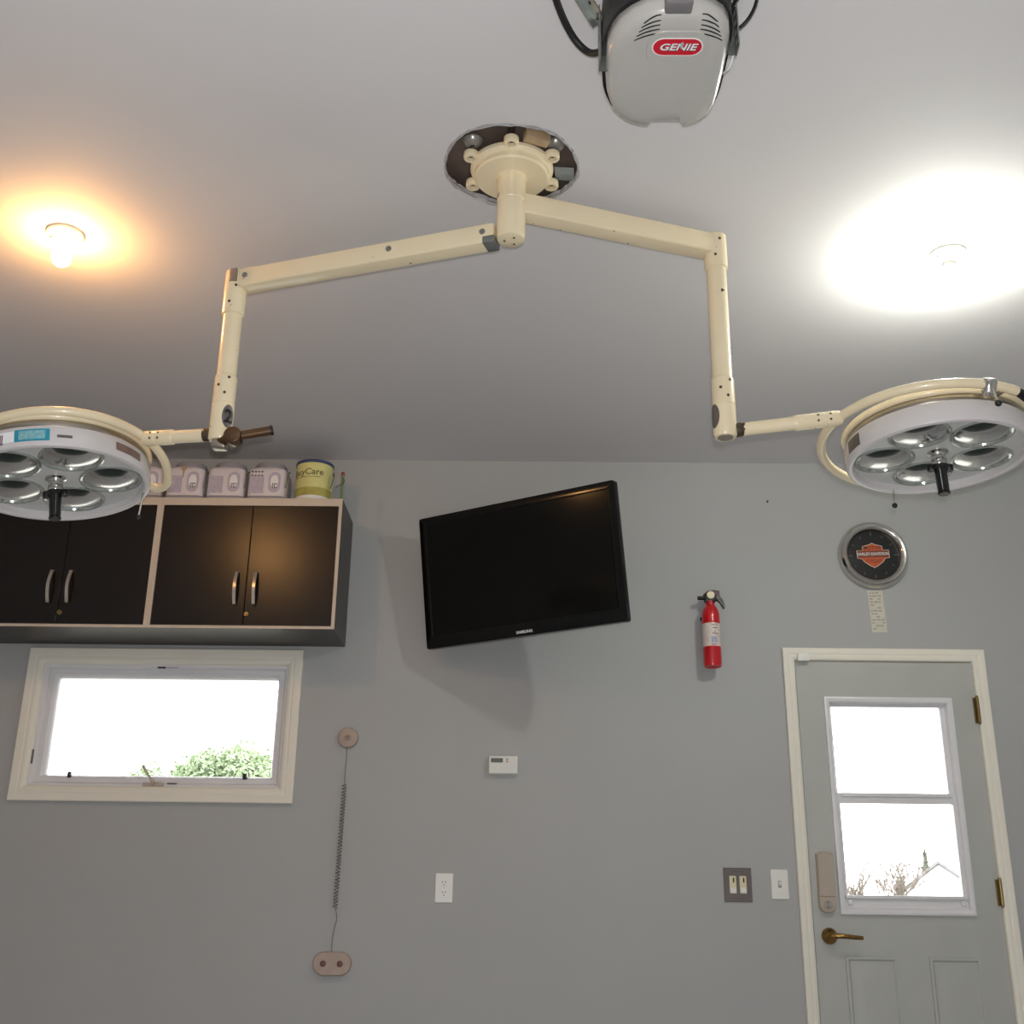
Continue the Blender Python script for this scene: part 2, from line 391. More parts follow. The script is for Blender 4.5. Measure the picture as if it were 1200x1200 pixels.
# oval chrome number plates on the pivots
def cyl_patch(bm, outl, r, cx, cy, zc, ang, M0=None):
    b = nb(); vs = [b.verts.new((cx + r * math.cos(ang + u / r), cy + r * math.sin(ang + u / r), zc + v)) for u, v in outl]
    vs2 = [b.verts.new((cx + (r - .0022) * math.cos(ang + u / r), cy + (r - .0022) * math.sin(ang + u / r), zc + v)) for u, v in outl]
    b.faces.new(vs); m = len(vs)
    for i in range(m): b.faces.new((vs[i], vs[(i + 1) % m], vs2[(i + 1) % m], vs2[i]))
    bmesh.ops.triangulate(b, faces=[f for f in b.faces if len(f.verts) > 4])
    if M0: b.transform(M0)
    bmesh.ops.recalc_face_normals(b, faces=b.faces); merge(bm, b); return bm
def grid_patch(bm, r, th0, th1, z0, z1, M0=None, th=.0012, k=10, cx=0, cy=0):
    b = nb(); rows = []
    for rr in (r, r - th - .0015):
        rows.append([[b.verts.new((cx + rr * math.cos(th0 + (th1 - th0) * i / k), cy + rr * math.sin(th0 + (th1 - th0) * i / k), z)) for i in range(k + 1)] for z in (z0, z1)])
    o, inn = rows
    for i in range(k):
        b.faces.new((o[0][i], o[0][i + 1], o[1][i + 1], o[1][i]))
        b.faces.new((o[0][i], inn[0][i], inn[0][i + 1], o[0][i + 1])); b.faces.new((o[1][i], o[1][i + 1], inn[1][i + 1], inn[1][i]))
    for i in (0, k): b.faces.new((o[0][i], o[1][i], inn[1][i], inn[0][i]))
    if M0: b.transform(M0)
    bmesh.ops.recalc_face_normals(b, faces=b.faces); merge(bm, b); return bm
aL = math.radians(-44)
plq = TL.part('number_plate', cyl_patch(nb(), ellipse(.019, .036, 40), .0342, *LE, 2.315, aL), PLATEGR, pL)
plq2 = TL.part('number_plate', cyl_patch(nb(), ellipse(.019, .036, 40), .0342, *RE, 2.302, math.radians(205)), PLATEGR, pR)
tb = text_bm('2', .056, .0006, 0, .0012)
for v in tb.verts:
    u, w, q = v.co; rr = .0364 + q; v.co = Vector((LE[0] + rr * math.cos(aL + u / .0352), LE[1] + rr * math.sin(aL + u / .0352), 2.312 + w))
TL.part('numeral', tb, BLACKINK, pL)
# bronze handle at the left pivot
bm = nb(); p = Vector((LE[0] + .048, LE[1] - .03, 2.247))
cyl(bm, p + Vector((0, -.022, 0)), p + Vector((0, .02, 0)), .025, n=28, bev=.004)
cyl(bm, p + Vector((.016, 0, .004)), p + Vector((.108, .0, .022)), .0135, n=20)
cyl(bm, (LE[0], LE[1], 2.244), p, .018, n=20)
h = TL.part('brake_handle', bm, BRONZE, pL)
bm = nb(); M, L = axisM(p + Vector((.104, 0, .0212)), p + Vector((.1095, 0, .0223))); lathe(bm, [(0, 0), (.0145, 0), (.0145, L), (.009, L), (.009, L * .4), (0, L * .4)], M, 20)
TL.part('end_ring', bm, BLACK, pL)
bm = nb(); box(bm, LE[0] - .018, LE[0] + .022, LE[1] - .02, LE[1] + .02, 2.222, 2.25, .004); TL.part('cable_clip', bm, STEEL, pL)

def frame_from_normal(n):
    z = -Vector(n).normalized(); x = (Vector((1, 0, 0)) - z * z.x).normalized(); y = z.cross(x)
    return Matrix(((x.x, y.x, z.x, 0), (x.y, y.y, z.y, 0), (x.z, y.z, z.z, 0), (0, 0, 0, 1)))
def fill_plate(bm, r_out, holes, z, M):
    b = nb(); es = []
    def loop(cx, cy, r, k):
        vs = [b.verts.new((cx + r * math.cos(2 * PI * i / k), cy + r * math.sin(2 * PI * i / k), z)) for i in range(k)]
        es.extend(b.edges.new((vs[i], vs[(i + 1) % k])) for i in range(k))
    loop(0, 0, r_out, 72)
    for h in holes: loop(*h, 40)
    bmesh.ops.triangle_fill(b, use_beauty=True, use_dissolve=False, edges=es)
    b.transform(M); bmesh.ops.recalc_face_normals(b, faces=b.faces)
    merge(bm, b); return bm

def lamp_head(A, Cc, nrm, rotl, ringC, ringN, ringR, joint_ang, arcs, side):
    M = Matrix.Translation(Vector(Cc)) @ frame_from_normal(nrm)
    k = A / .262
    # housing
    bm = lathe(nb(), [(A - .021, .030), (A - .021, .006), (A - .016, .001), (A - .009, 0), (A - .003, .003), (A, .010), (A, .058), (A - .003, .063), (A - .010, .064),
                      (A - .010, .090), (A - .03, .102), (A - .09, .125), (.09, .142), (.0, .145)], M, 96)
    hd = TL.part('lamp_head', bm, ENAMEL)
    holes = []; LRr = .084 * k
    for i in range(5):
        a = math.radians(rotl + 72 * i); holes.append((.150 * k * math.cos(a), .150 * k * math.sin(a), LRr - .002))
    bm = fill_plate(nb(), A - .0205, holes, .026, M)
    TL.part('face_plate', bm, FACE, hd)
    # chrome band and cream rim above the white band
    TL.part('chrome_band', lathe(nb(), [(A - .009, .0645), (A - .0075, .067), (A - .0075, .083), (A - .009, .0855)], M, 96), STEEL, hd)
    TL.part('rim', lathe(nb(), [(A - .006 + .0105 * math.cos(2 * PI * i / 12), .0945 + .0105 * math.sin(2 * PI * i / 12)) for i in range(12)], M, 96, closed=True), CREAMC, hd)
    for (hx, hy, hr) in holes:
        Mh = M @ Matrix.Translation((hx, hy, .026))
        # ribbed rim of the reflector
        b = nb(); N = 120; rings = []
        for (r, z, w) in ((LRr + .003, .0, 0), (LRr + .003, -.004, .0012), (LRr - .002, -.0055, .0018), (LRr - .007, -.003, .0018), (LRr - .010, .006, 0)):
            rings.append([(  (r + w * (i % 2)) * math.cos(2 * PI * i / N), (r + w * (i % 2)) * math.sin(2 * PI * i / N), z - w * .6 * (i % 2)) for i in range(N)])
        loft(b, rings, Mh, False, False)
        TL.part('reflector_rim', b, LENSRIM, hd)
        b = lathe(nb(), [(LRr - .003, .0015), (LRr - .008, .012), (LRr - .02, .028), (.03, .044), (.0, .05)], Mh, 48)
        TL.part('reflector', b, BOWL, hd)
        TL.part('lens', lathe(nb(), [(0, -.017), (.018, -.0162), (.036, -.0133), (.052, -.0088), (.066, -.0032), (LRr - .006, .0015)], Mh, 48), LGLASS, hd)
    # handle
    b = lathe(nb(), [(0, .0258), (.030, .0258), (.030, .022), (.022, .018), (.019, .012), (.0215, .006), (.0215, -.014), (.019, -.018), (.0, -.018)], M, 36)
    hb = TL.part('handle_base', b, CHROME, hd)
    b = lathe(nb(), [(0, -.018), (.024, -.018), (.024, -.024), (.0175, -.030), (.0165, -.098), (.018, -.103), (.015, -.107), (0, -.107)], M, 32)
    for sx in (-1, 1):
        lathe(b, [(0, -.034), (.010, -.034), (.012, -.030), (.012, -.020), (.010, -.016), (0, -.016)], M @ Matrix.Translation((sx * .026, 0, 0)), 18)
    TL.part('handle', b, GBLACK, hd)
    # stickers
    if side == 'R':
        TL.part('name_plate', grid_patch(nb(), A + .0015, math.radians(183), math.radians(198), .016, .052, M), PLATEGR, hd)
    else:
        TL.part('name_plate', grid_patch(nb(), A + .0015, math.radians(-33), math.radians(-11), .022, .046, M), PLATEBR, hd, 'brown name plate')
        s = TL.part('sticker', grid_patch(nb(), A + .0012, math.radians(-93), math.radians(-73), .016, .052, M), TEAL, hd, 'teal sticker')
        s2 = TL.part('sticker', grid_patch(nb(), A + .0012, math.radians(-103), math.radians(-93.2), .018, .050, M), STICKW, hd, 'white sticker with plum edge')
        TL.part('sticker', grid_patch(nb(), A + .0012, math.radians(-108), math.radians(-100), .014, .044, M), PINK, hd, 'plum edge of the white sticker')
        TL.part('sticker_panel', grid_patch(nb(), A + .0022, math.radians(-90.5), math.radians(-75.5), .021, .047, M), TEALPALE, hd)
        TL.part('printed_mark', grid_patch(nb(), A + .0012, math.radians(-69), math.radians(-60.5), .026, .034, M), PLATEGR, hd)
    # yoke ring
    MR_ = Matrix.Translation(Vector(ringC)) @ frame_from_normal(ringN)
    rp = lambda a: MR_ @ Vector((ringR * math.cos(math.radians(a)), ringR * math.sin(math.radians(a)), 0))
    b = nb(); a0, a1 = arcs; tube(b, [rp(a0 + (a1 - a0) * i / 90) for i in range(91)], .0135, 14)
    if side == 'L':      # the free end bends in to the housing
        e = rp(a1); hp = M @ Vector(((A - .03) * math.cos(math.radians(a1 + 20)), (A - .03) * math.sin(math.radians(a1 + 20)), .075))
        tube(b, smoothpts([rp(a1 - 6), e, rp(a1 + 7) * .75 + hp * .25, hp], 8), .0135, 14)
    TL.part('yoke', b, CREAMC, hd)
    # pins that carry the housing on the yoke
    for a in (joint_ang + 90, joint_ang - 90):
        if min(arcs) - 1 <= a <= max(arcs) + 1 or min(arcs) - 1 <= a + 360 <= max(arcs) + 1 or min(arcs) - 1 <= a - 360 <= max(arcs) + 1:
            b = nb(); q = rp(a); cyl(b, q, M @ (Vector(((A - .02) * math.cos(math.radians(a)), (A - .02) * math.sin(math.radians(a)), .085))), .008, n=14)
            TL.part('yoke_pin', b, STEEL, hd)
    return hd, M, rp
hdR, MRl, rpR = lamp_head(.258, (1.178, -1.846, 2.229), (.02, -.04, -1), 17, (1.175, -1.82, 2.305), (-.03, -.09, -1), .314, 200, (-64, -290), 'R')
hdL, MLl, rpL = lamp_head(.268, (-1.397, -1.772, 2.156), (.139, -.041, -1), 18, (-1.40, -1.74, 2.20), (.2, -.24, -1), .306, -23, (-196, 22), 'L')
def lower_arm(E, z, q, label=None):
    p0 = Vector((*E, z)); d = (q - p0).normalized(); L = (q - p0).length
    b = nb(); M, _ = axisM(p0 + d * .03, q)
    l = L - .03
    lathe(b, [(0, 0), (.0165, 0), (.0165, .005), (.019, .012), (.019, l * .55), (.021, l * .56), (.0225, l * .58), (.0225, l - .045), (.021, l - .043), (.021, l - .040), (.0225, l - .038), (.0225, l - .004), (.020, l + .004), (0, l + .004)], M, 28)
    t = TL.part('lower_arm', b, CREAM)
    TL.part('arm_socket', cyl(nb(), p0 + d * .026, p0 + d * .05, .021, n=24, bev=.002), SCREW, t)
    for s in (.07, .78, .9):
        for a in (-1, 1):
            pp = p0 + d * (.03 + l * s); off = Vector((0, -1, -.4 * a)).normalized()
            TL.part('screw', cyl(nb(), pp + off * .017, pp + off * .0238, .0035, n=10), SCREW, t)
lower_arm(RE, 2.262, rpR(200))
lower_arm(LE, 2.268, rpL(-23))
# right lamp: brake knob on the yoke, black sleeve and cable, lever balls
q = rpR(-80)
b = nb(); lathe(b, [(0, -.028), (.014, -.028), (.016, -.020), (.021, -.016), (.021, .012), (.017, .018), (0, .02)], Matrix.Translation(q) @ Matrix.Rotation(math.radians(35), 4, 'X'), 28)
kn = TL.part('lock_knob', b, CHROME, hdR)
b = nb(); tube(b, [q + Vector((0.004, -.01, -.018)), q + Vector((.010, -.016, -.055))], .0035, 8); TL.part('lever_rod', b, CHROME, hdR)
TL.part('lever_ball', ball(nb(), q + Vector((.0105, -.017, -.062)), .0095), GBLACK, hdR)
b = nb(); p = MRl @ Vector((-.065, .225, .004)); tube(b, [p, p + Vector((0, 0, -.045))], .003, 8); TL.part('lever_rod', b, CHROME, hdR)
TL.part('lever_ball', ball(nb(), p + Vector((0, 0, -.05)), .0085), GBLACK, hdR)
b = nb(); p = MLl @ Vector((.222, .12, .004)); tube(b, [p, p + Vector((-.006, 0, -.075))], .003, 8); TL.part('lever_rod', b, CHROME, hdL)
TL.part('lever_ball', ball(nb(), p + Vector((-.0065, 0, -.08)), .007), GBLACK, hdL)
a_s = [rpR(a) for a in (-66, -62, -57, -52)]
TL.part('cable_sleeve', tube(nb(), a_s + [a_s[-1] + Vector((.06, .02, .0))], .0105, 12), RUBBER, hdR)
b = nb(); tube(b, smoothpts([rpR(-64) + Vector((0, 0, -.01)), rpR(-50) + Vector((-.01, .0, -.02)), rpR(-38) + Vector((0, 0, -.035)), rpR(-20) + Vector((0, .0, -.03)), rpR(0)]), .0045, 8)
TL.part('cable', b, RUBBER, hdR)

# things lodged in the ceiling hole
o = mkobj('wood_block', box(nb(), -.036, .036, -.016, .016, -.024, .008, .003), WOOD); o.location = (.013, -2.298, H + .022); o.rotation_euler = (0, 0, math.radians(24))
tag(o, 'small raw wood block wedged in the ceiling hole above the cream flange', 'wood block')
def washer(p, label):
    o = mkobj('domed_washer', lathe(nb(), [(0, .012), (.026, .012), (.030, .004), (.026, -.004), (.018, -.010), (.008, -.013), (0, -.013)], None, 32), CLEAR)
    b = lathe(nb(), [(0, -.012), (.007, -.012), (.006, -.018), (0, -.019)], None, 16)
    c = mkobj('bolt_head', b, CHROME, o); o.location = p; tag(o, label, 'washer', 'domed washers in the ceiling hole')
washer((-.166, -2.258, H + .027), 'round domed washer at the left side of the ceiling hole')
washer((.066, -2.244, H + .027), 'round domed washer beside the wood block, right side of the ceiling hole')
b = box(nb(), -.028, .028, -.036, .036, -.0015, .0015, .0006); o = mkobj('metal_tag', b, TAG); o.location = (.094, -2.145, H + .006); o.rotation_euler = (math.radians(8), math.radians(6), math.radians(-4))
tag(o, 'flat grey metal tag hanging at the right edge of the ceiling hole', 'tag')

# ------------------------------------------------------------------ garage door opener
OP = Thing('garage_door_opener', (.29, -2.9, 2.88), 'garage door opener with pale lens cover and black chassis hung from ceiling straps', 'garage door opener')
outl = [(.160, -2.958), (.159, -2.90), (.161, -2.86), (.166, -2.815), (.174, -2.785), (.186, -2.755), (.202, -2.734), (.222, -2.718), (.242, -2.709), (.266, -2.704), (.276, -2.722), (.300, -2.7235), (.325, -2.7235), (.346, -2.722), (.356, -2.705),
        (.378, -2.712), (.396, -2.726), (.408, -2.746), (.415, -2.775), (.418, -2.81), (.419, -2.85), (.419, -2.90), (.418, -2.95), (.4155, -2.985), (.408, -3.018), (.393, -3.042), (.370, -3.060), (.340, -3.072), (.305, -3.077), (.27, -3.075), (.235, -3.066), (.207, -3.046), (.185, -3.022), (.169, -2.99)]
ocx, ocy = .289, -2.89
def scl(s, z): return [(ocx + (x - ocx) * s, ocy + (y - ocy) * s, z) for x, y in outl]
b = loft(nb(), [scl(1.0, 2.752), scl(1.0, 2.728), scl(.985, 2.716), scl(.95, 2.707), scl(.88, 2.7015), scl(.75, 2.700)])
lens = OP.part('lens_cover', b, OPLENS)
b = nb(); chs = [(ocx + (x - ocx) * 1.055, ocy + .002 + (y - ocy) * 1.045) for x, y in outl if not (.27 < x < .35 and y > -2.73)]
loft(b, [[(x, y, 2.750) for x, y in chs], [(x, y, 2.738) for x, y in chs], [(x, y, 2.86) for x, y in chs], [(ocx + (x - ocx) * .94, ocy + (y - ocy) * .94, 2.88) for x, y in chs]])
OP.part('chassis', b, pm('opener_black_steel', (40, 38, 38), 0.4, 0.2, var=0.1))
OP.part('latch', box(nb(), .268, .325, -3.094, -3.058, 2.704, 2.745, .006), pm('grey_latch', (128, 124, 126), 0.4, 0.3, var=0.1))
# vents on the lens
def lens_z(x, y):
    a = math.atan2(y - ocy, x - ocx); best = min(outl, key=lambda p: abs((math.atan2(p[1] - ocy, p[0] - ocx) - a + PI) % (2 * PI) - PI))
    q_ = math.hypot(x - ocx, y - ocy) / math.hypot(best[0] - ocx, best[1] - ocy)
    for (s0, z0), (s1, z1) in (((0, 2.70), (.75, 2.70)), ((.75, 2.70), (.88, 2.7015)), ((.88, 2.7015), (.95, 2.707)), ((.95, 2.707), (.985, 2.716)), ((.985, 2.716), (1.0, 2.728))):
        if q_ <= s1: return z0 + (z1 - z0) * (q_ - s0) / (s1 - s0)
    return 2.728
for j in range(5):
    for sg in (-1, 1):
        y0 = -3.060 + .0118 * j; pts = []
        for i in range(8):
            u = i / 7; xx = .305 + sg * (.042 + .034 * u + .004 * j * u); yy = y0 + .015 * u * u + .006 * u; pts.append((xx, yy, lens_z(xx, yy) - .0002))
        OP.part('vent_slot', tube(nb(), pts, .0017, 6, rfun=lambda u: .0019 - .0006 * abs(2 * u - 1)), DARKHOLE, lens)
MC = Matrix.Translation((.3055, -2.976, 2.6995)) @ Matrix.Rotation(PI, 4, 'X')
b = nb(); prism(b, rrect(.128, .100, .034, 6, 0, -.006), -.002, .0016, MC, .0012); OP.part('logo_panel', b, OPLENS, lens)
prism(b := nb(), rrect(.108, .052, .025, 8), 0, .0024, MC, .0003); bd = OP.part('badge', b, LABW, lens, 'white edged red badge')
prism(b := nb(), rrect(.1025, .0465, .0225, 8), .002, .0028, MC, .0002); OP.part('badge_field', b, LOGORED, lens)
OP.part('badge_shadow', text_bm('GENIE', .027, .0002, .25, .0013, MC @ Matrix.Translation((.0008, -.0012, .0030)), 1.05), BLACKINK, lens)
OP.part('badge_lettering', text_bm('GENIE', .027, .0002, .25, .0006, MC @ Matrix.Translation((0, 0, .0034)), 1.05), WHITEINK, lens)
b = nb(); prism(b, [(0, .014), (.0035, .009), (.002, -.004), (-.001, -.008), (-.004, .002), (-.0025, .009)], .0036, .0040, MC @ Matrix.Translation((.0085, .0035, 0))); OP.part('badge_lamp', b, pm('badge_silver', (196, 196, 204), .35, .3), lens)
# perforated steel straps up to the ceiling
def strap(sgn, x, y, xt, yt):
    b = nb()
    holes = []
    box(b, x - .0015, x + .0015, y - .018, y - .009, 2.71, 2.862); box(b, x - .0015, x + .0015, y + .009, y + .018, 2.71, 2.862)
    zc = 2.71
    while zc < 2.862:
        box(b, x - .0015, x + .0015, y - .009, y + .009, zc, min(zc + .014, 2.862)); zc += .0262
    box(b, x - .0005 - (0.018 if sgn > 0 else 0), x + .0005 + (0.018 if sgn < 0 else 0), y + .0165, y + .0185, 2.71, 2.862)
    d = Vector((xt - x, yt - y, H - 2.845)); L = d.length; zz = d.normalized(); yy = Vector((0, 1, 0)); yy = (yy - zz * yy.dot(zz)).normalized(); xx = yy.cross(zz)
    M = Matrix(((xx.x, yy.x, zz.x, x), (xx.y, yy.y, zz.y, y), (xx.z, yy.z, zz.z, 2.845), (0, 0, 0, 1)))
    box(b, -.0015, .0015, -.018, .018, -.012, L, 0, M); box(b, -.018, .0015, .0165, .018, -.012, L, 0, M)
    st = OP.part('hanging_strap', b, GALV)
    b = nb(); cyl(b, (x - .006, y, 2.845), (x + .006, y, 2.845), .008, n=6); OP.part('bolt', b, SCREW, st)
    b = nb(); k = 1
    while k * .035 < L - .02:
        p = M @ Vector((0, 0, k * .035)); q = M @ Vector((.0022, 0, k * .035)); q2 = M @ Vector((-.0022, 0, k * .035)); cyl(b, q2, q, .0045, n=12); k += 1
    OP.part('strap_holes', b, DARKHOLE, st)
strap(-1, .146, -2.905, .03, -3.0)
strap(1, .437, -2.955, .56, -3.05)
b = tube(nb(), smoothpts([(.185, -2.86, 2.80), (.155, -2.80, 2.84), (.128, -2.765, 2.872), (.092, -2.785, 2.90), (.056, -2.86, 2.92), (.034, -2.95, 2.935), (.026, -3.05, 2.955), (.02, -3.2, 2.97)]), .0085, 12)
OP.part('power_cord', b, RUBBER)
b = nb()
pts = [(.455 + .030 * math.cos(a), -2.955 + .058 * math.sin(a), 2.82 + .02 * math.cos(a)) for a in [2 * PI * i / 24 for i in range(25)]]
tube(b, pts, .0045, 8); OP.part('antenna_loop', b, RUBBER)
b = tube(nb(), smoothpts([(.44, -2.99, 2.84), (.475, -2.95, 2.90), (.505, -2.90, 2.935), (.54, -2.905, 2.945), (.565, -2.96, 2.955), (.57, -3.08, 2.965), (.5, -3.3, 2.975)]), .0052, 8); OP.part('signal_cable', b, RUBBER)
b = tube(nb(), smoothpts([(.41, -2.93, 2.765), (.4345, -2.93, 2.742), (.4355, -2.90, 2.735), (.432, -2.87, 2.735), (.424, -2.84, 2.745)]), .0024, 8); OP.part('lead_wire', b, WHITEINK)

# ------------------------------------------------------------------ ceiling bulbs
def bulb(x, y, kind, label):
    t = Thing('ceiling_bulb', (x, y, H), label, 'light bulb', 'bare ceiling bulbs in porcelain holders'); M = Matrix.Translation((x, y, H))
    t.part('lamp_holder', lathe(nb(), [(0, 0), (.057, 0), (.057, -.008), (.053, -.013), (.040, -.018), (.032, -.030), (.026, -.036), (.020, -.037), (0, -.037)], M, 40), PORC)
    t.part('screw', cyl(nb(), (x - .038, y - .012, H - .017), (x - .038, y - .012, H - .021), .004, n=10), SCREW)
    if kind == 'warm':
        b = lathe(nb(), [(0, -.036), (.013, -.036), (.014, -.048), (.022, -.062), (.029, -.078), (.030, -.088), (.026, -.102), (.016, -.112), (0, -.116)], M, 28)
        t.part('bulb', b, WARMB, label='glowing warm orange bulb')
    else:
        b = lathe(nb(), [(0, -.036), (.019, -.036), (.024, -.045), (.024, -.062), (0, -.062)], M, 24)
        pts = []
        for i in range(97):
            u = i / 96; a = u * 2 * PI * 4; r = .014 + .014 * math.sin(PI * min(1, u * 1.02)) ** .6
            pts.append((x + r * math.cos(a), y + r * math.sin(a), H - .062 - .085 * u))
        bb = t.part('bulb_base', b, PORC)
        t.part('bulb', tube(nb(), pts, .0075, 8), COOLB, label='glowing cool white spiral bulb')
bulb(-1.462, -1.84, 'warm', 'bare bulb glowing warm orange on the ceiling above the left lamp head')
bulb(1.322, -1.75, 'cool', 'bare spiral bulb glowing cool white on the ceiling above the right lamp head')

# ------------------------------------------------------------------ wall cabinets
def cabinet(x0, x1, label):
    y0 = -.31; z0, z1 = 2.100, 2.672; w = x1 - x0; xm = (x0 + x1) / 2
    t = Thing('wall_cabinet', (xm, 0, z0), label, 'cabinet', 'dark two-door wall cabinets')
    b = nb(); s = .016
    for (a, c) in ((x0, x0 + s), (x1 - s, x1)): box(b, a, c, y0, 0, z0, z1)
    box(b, x0 + s, x1 - s, y0, 0, z0, z0 + .014); box(b, x0 + s, x1 - s, y0, 0, z1 - .03, z1); box(b, x0 + s, x1 - s, -.012, 0, z0 + .014, z1 - .03)
    t.part('carcass', b, CABSIDE)
    b = nb(); e = .0025
    box(b, x0, x0 + .013, y0 - e, y0, z0, z1); box(b, x1 - .014, x1, y0 - e, y0, z0, z1)
    box(b, x0 + .013, x1 - .014, y0 - e, y0, z1 - .034, z1); box(b, x0 + .013, x1 - .014, y0 - e, y0, z0, z0 + .011)
    t.part('edge_banding', b, EDGE)
    xs_ = xm + .008
    for k, (a, c) in enumerate(((x0 + .0145, xs_ - .0015), (xs_ + .0015, x1 - .0155))):
        d = t.part('door', box(nb(), a, c, y0 + .001, y0 + .018, z0 + .0125, z1 - .0355, .001, None, 1), CABDARK)
        hx = xs_ - .040 if k == 0 else xs_ + .040
        pts = [(hx, y0 + .002, 2.198)] + [(hx, y0 - .010 - .022 * math.sin(PI * (i / 10)), 2.200 + .140 * i / 10) for i in range(11)] + [(hx, y0 + .002, 2.342)]
        bb = nb(); rings = []
        for i, p in enumerate(pts):
            rings.append([(p[0] + dx, p[1] + dy, p[2]) for dx, dy in ((-.0065, -.004), (.0065, -.004), (.0065, .004), (-.0065, .004))])
        loft(bb, rings); t.part('handle', bb, NICKEL, d)
        if k == 1:
            lathe(bb := nb(), [(0, -.001), (.011, -.001), (.011, .003), (.009, .005), (.0055, .005), (.005, .003), (0, .003)], WM(xs_ + .012, 2.161, y0), 24)
            box(bb, -.0008, .0008, -.004, .004, .0028, .0036, 0, WM(xs_ + .012, 2.161, y0)); t.part('lock', bb, BRASS, d)
    return t
cabinet(-1.573, -.797, 'dark two-door wall cabinet at the right end, under the yellow paint can')
cabinet(-2.349, -1.5735, 'dark two-door wall cabinet at the left, partly behind the left lamp head')

# paint buckets and can on the cabinets
CT = 2.6722
def bucket(x, label):
    y = -.216; W2 = .162
    t = Thing('paint_bucket', (x, y, CT), label, 'paint bucket', 'square paint buckets on the cabinets')
    M = Matrix.Translation((x, y, CT)); b = nb()
    prof = [(.150, .0, .02), (.158, .004, .022), (W2, .03, .024), (W2, .128, .026), (.158, .142, .03), (.142, .152, .04), (.128, .156, .05)]
    loft(b, [[(px, py, z) for px, py in rrect(w, w, r, 6)] for (w, z, r) in prof], M)
    bd = t.part('body', b, BUCKET)
    t.part('foot_band', loft(nb(), [[(px, py, z) for px, py in rrect(w, w, .024, 6)] for (w, z) in ((.1605, .002), (.1645, .006), (.1645, .014), (.1625, .017))], M), BUCKLID)
    t.part('lid', lathe(nb(), [(0, .150), (.066, .150), (.069, .154), (.069, .174), (.065, .181), (.050, .184), (.048, .180), (0, .180)], M, 48), BUCKLID)
    Mf = WM(x, CT, y - W2 / 2)
    lb = t.part('label', prism(nb(), rrect(.060, .078, .004, 3, -.040, .068), -.002, .0012, Mf), LABG, bd, 'lilac grey printed label')
    t.part('label', prism(nb(), rrect(.052, .094, .025, 8, .036, .080), -.002, .0008, Mf), LABG, bd, 'raised rounded label')
    t.part('label_panel', prism(nb(), [(.036 + u, .083 + v) for u, v in ellipse(.017, .030, 24)], 0, .0016, Mf), LABW, bd)
    b = nb()
    for k in range(3):
        for j in range(3 - (k == 1)):
            prism(b, rrect(.006, .006, .002, 2, .030 + .008 * j, .055 + .008 * k), .0005, .0022, Mf)
    t.part('label_print', b, LABD, bd)
    b = nb()
    for k in range(2):
        for j in range(4):
            prism(b, rrect(.009, .007, .002, 2, -.062 + .014 * j, .128 - .018 * k), -.001, .001, Mf)
    t.part('printed_mark', b, LABD, bd)
    hy = y
    b = nb(); tube(b, smoothpts([(x + .0785, hy - .02, CT + .14), (x + .088, hy - .03, CT + .145), (x + .090, hy - .06, CT + .128), (x + .0885, hy - .075, CT + .085), (x + .0835, hy - .074, CT + .055)]), .0028, 8)
    t.part('bail_handle', b, WIRE)
    return t
BX = [-1.136, -1.313, -1.490, -1.667]
LB = ['white square paint bucket next to the yellow paint can', 'white square paint bucket, second to the left of the yellow can', 'white square paint bucket with a rusty drip, third to the left of the yellow can', 'white square paint bucket at the far left, hidden mostly by the left lamp head']
t0 = bucket(BX[0], LB[0])
for x, l in zip(BX[1:], LB[1:]):
    r = dup(t0.o, (x - BX[0], 0, 0), l)
    for ch in list(r.children):
        if ch.name.startswith('printed_mark'): bpy.data.objects.remove(ch)
    for g in [q_ for ch in r.children for q_ in ch.children if q_.name.startswith('printed_mark')]: bpy.data.objects.remove(g)
    if 'rusty' in l:
        b = nb(); Mf = WM(-.002, 0, -W2 / 2) if False else WM(0, 0, -.081)
        prism(b, [(-.024, .150), (.004, .150), (.002, .138), (-.004, .128), (-.006, .100), (-.010, .098), (-.011, .126), (-.018, .136)], -.001, .0014, Mf)
        c = mkobj('drip', b, pm('rust_drip', (176, 150, 112), .5, var=.1), r); c['label'] = 'tan drip of paint'
t = Thing('paint_can', (-.944, -.215, CT), 'yellow round paint can with blue rim on the right cabinet', 'paint can'); M = Matrix.Translation((-.944, -.215, CT))
b = lathe(nb(), [(0, .003), (.078, .003), (.0815, 0), (.0825, .003), (.0815, .006), (.080, .008), (.080, .180), (0, .180)], M, 56); cb = t.part('body', b, CANLAB)
t.part('rim', lathe(nb(), [(.0795, .176), (.0825, .178), (.0835, .184), (.0825, .190), (.078, .191), (.074, .188), (.073, .184), (0, .184)], M, 56), CANBLUE, label='blue top rim')
t.part('label_band', grid_patch(nb(), .0808, math.radians(-175), math.radians(-5), .012, .062, M, k=30), CANOLIVE, cb)
t.part('label_band', grid_patch(nb(), .0811, math.radians(-165), math.radians(-12), .009, .024, M, k=30), LABW, cb, 'pale bottom band')
for body, sz, zc, of in (('EasyCare', .041, .132, 0), ):
    tb = text_bm(body, sz, .0004, .0, .0003)
    for v in tb.verts:
        u, w, q_ = v.co; rr = .0806 + q_; a = math.radians(-106) + u / .0806; v.co = Vector((-.944 + rr * math.cos(a), -.215 + rr * math.sin(a), CT + zc + w))
    t.part('lettering', tb, INK, cb)
t.part('printed_line', grid_patch(nb(), .0809, math.radians(-150), math.radians(-60), .1085, .1105, M, k=20), INK, cb)
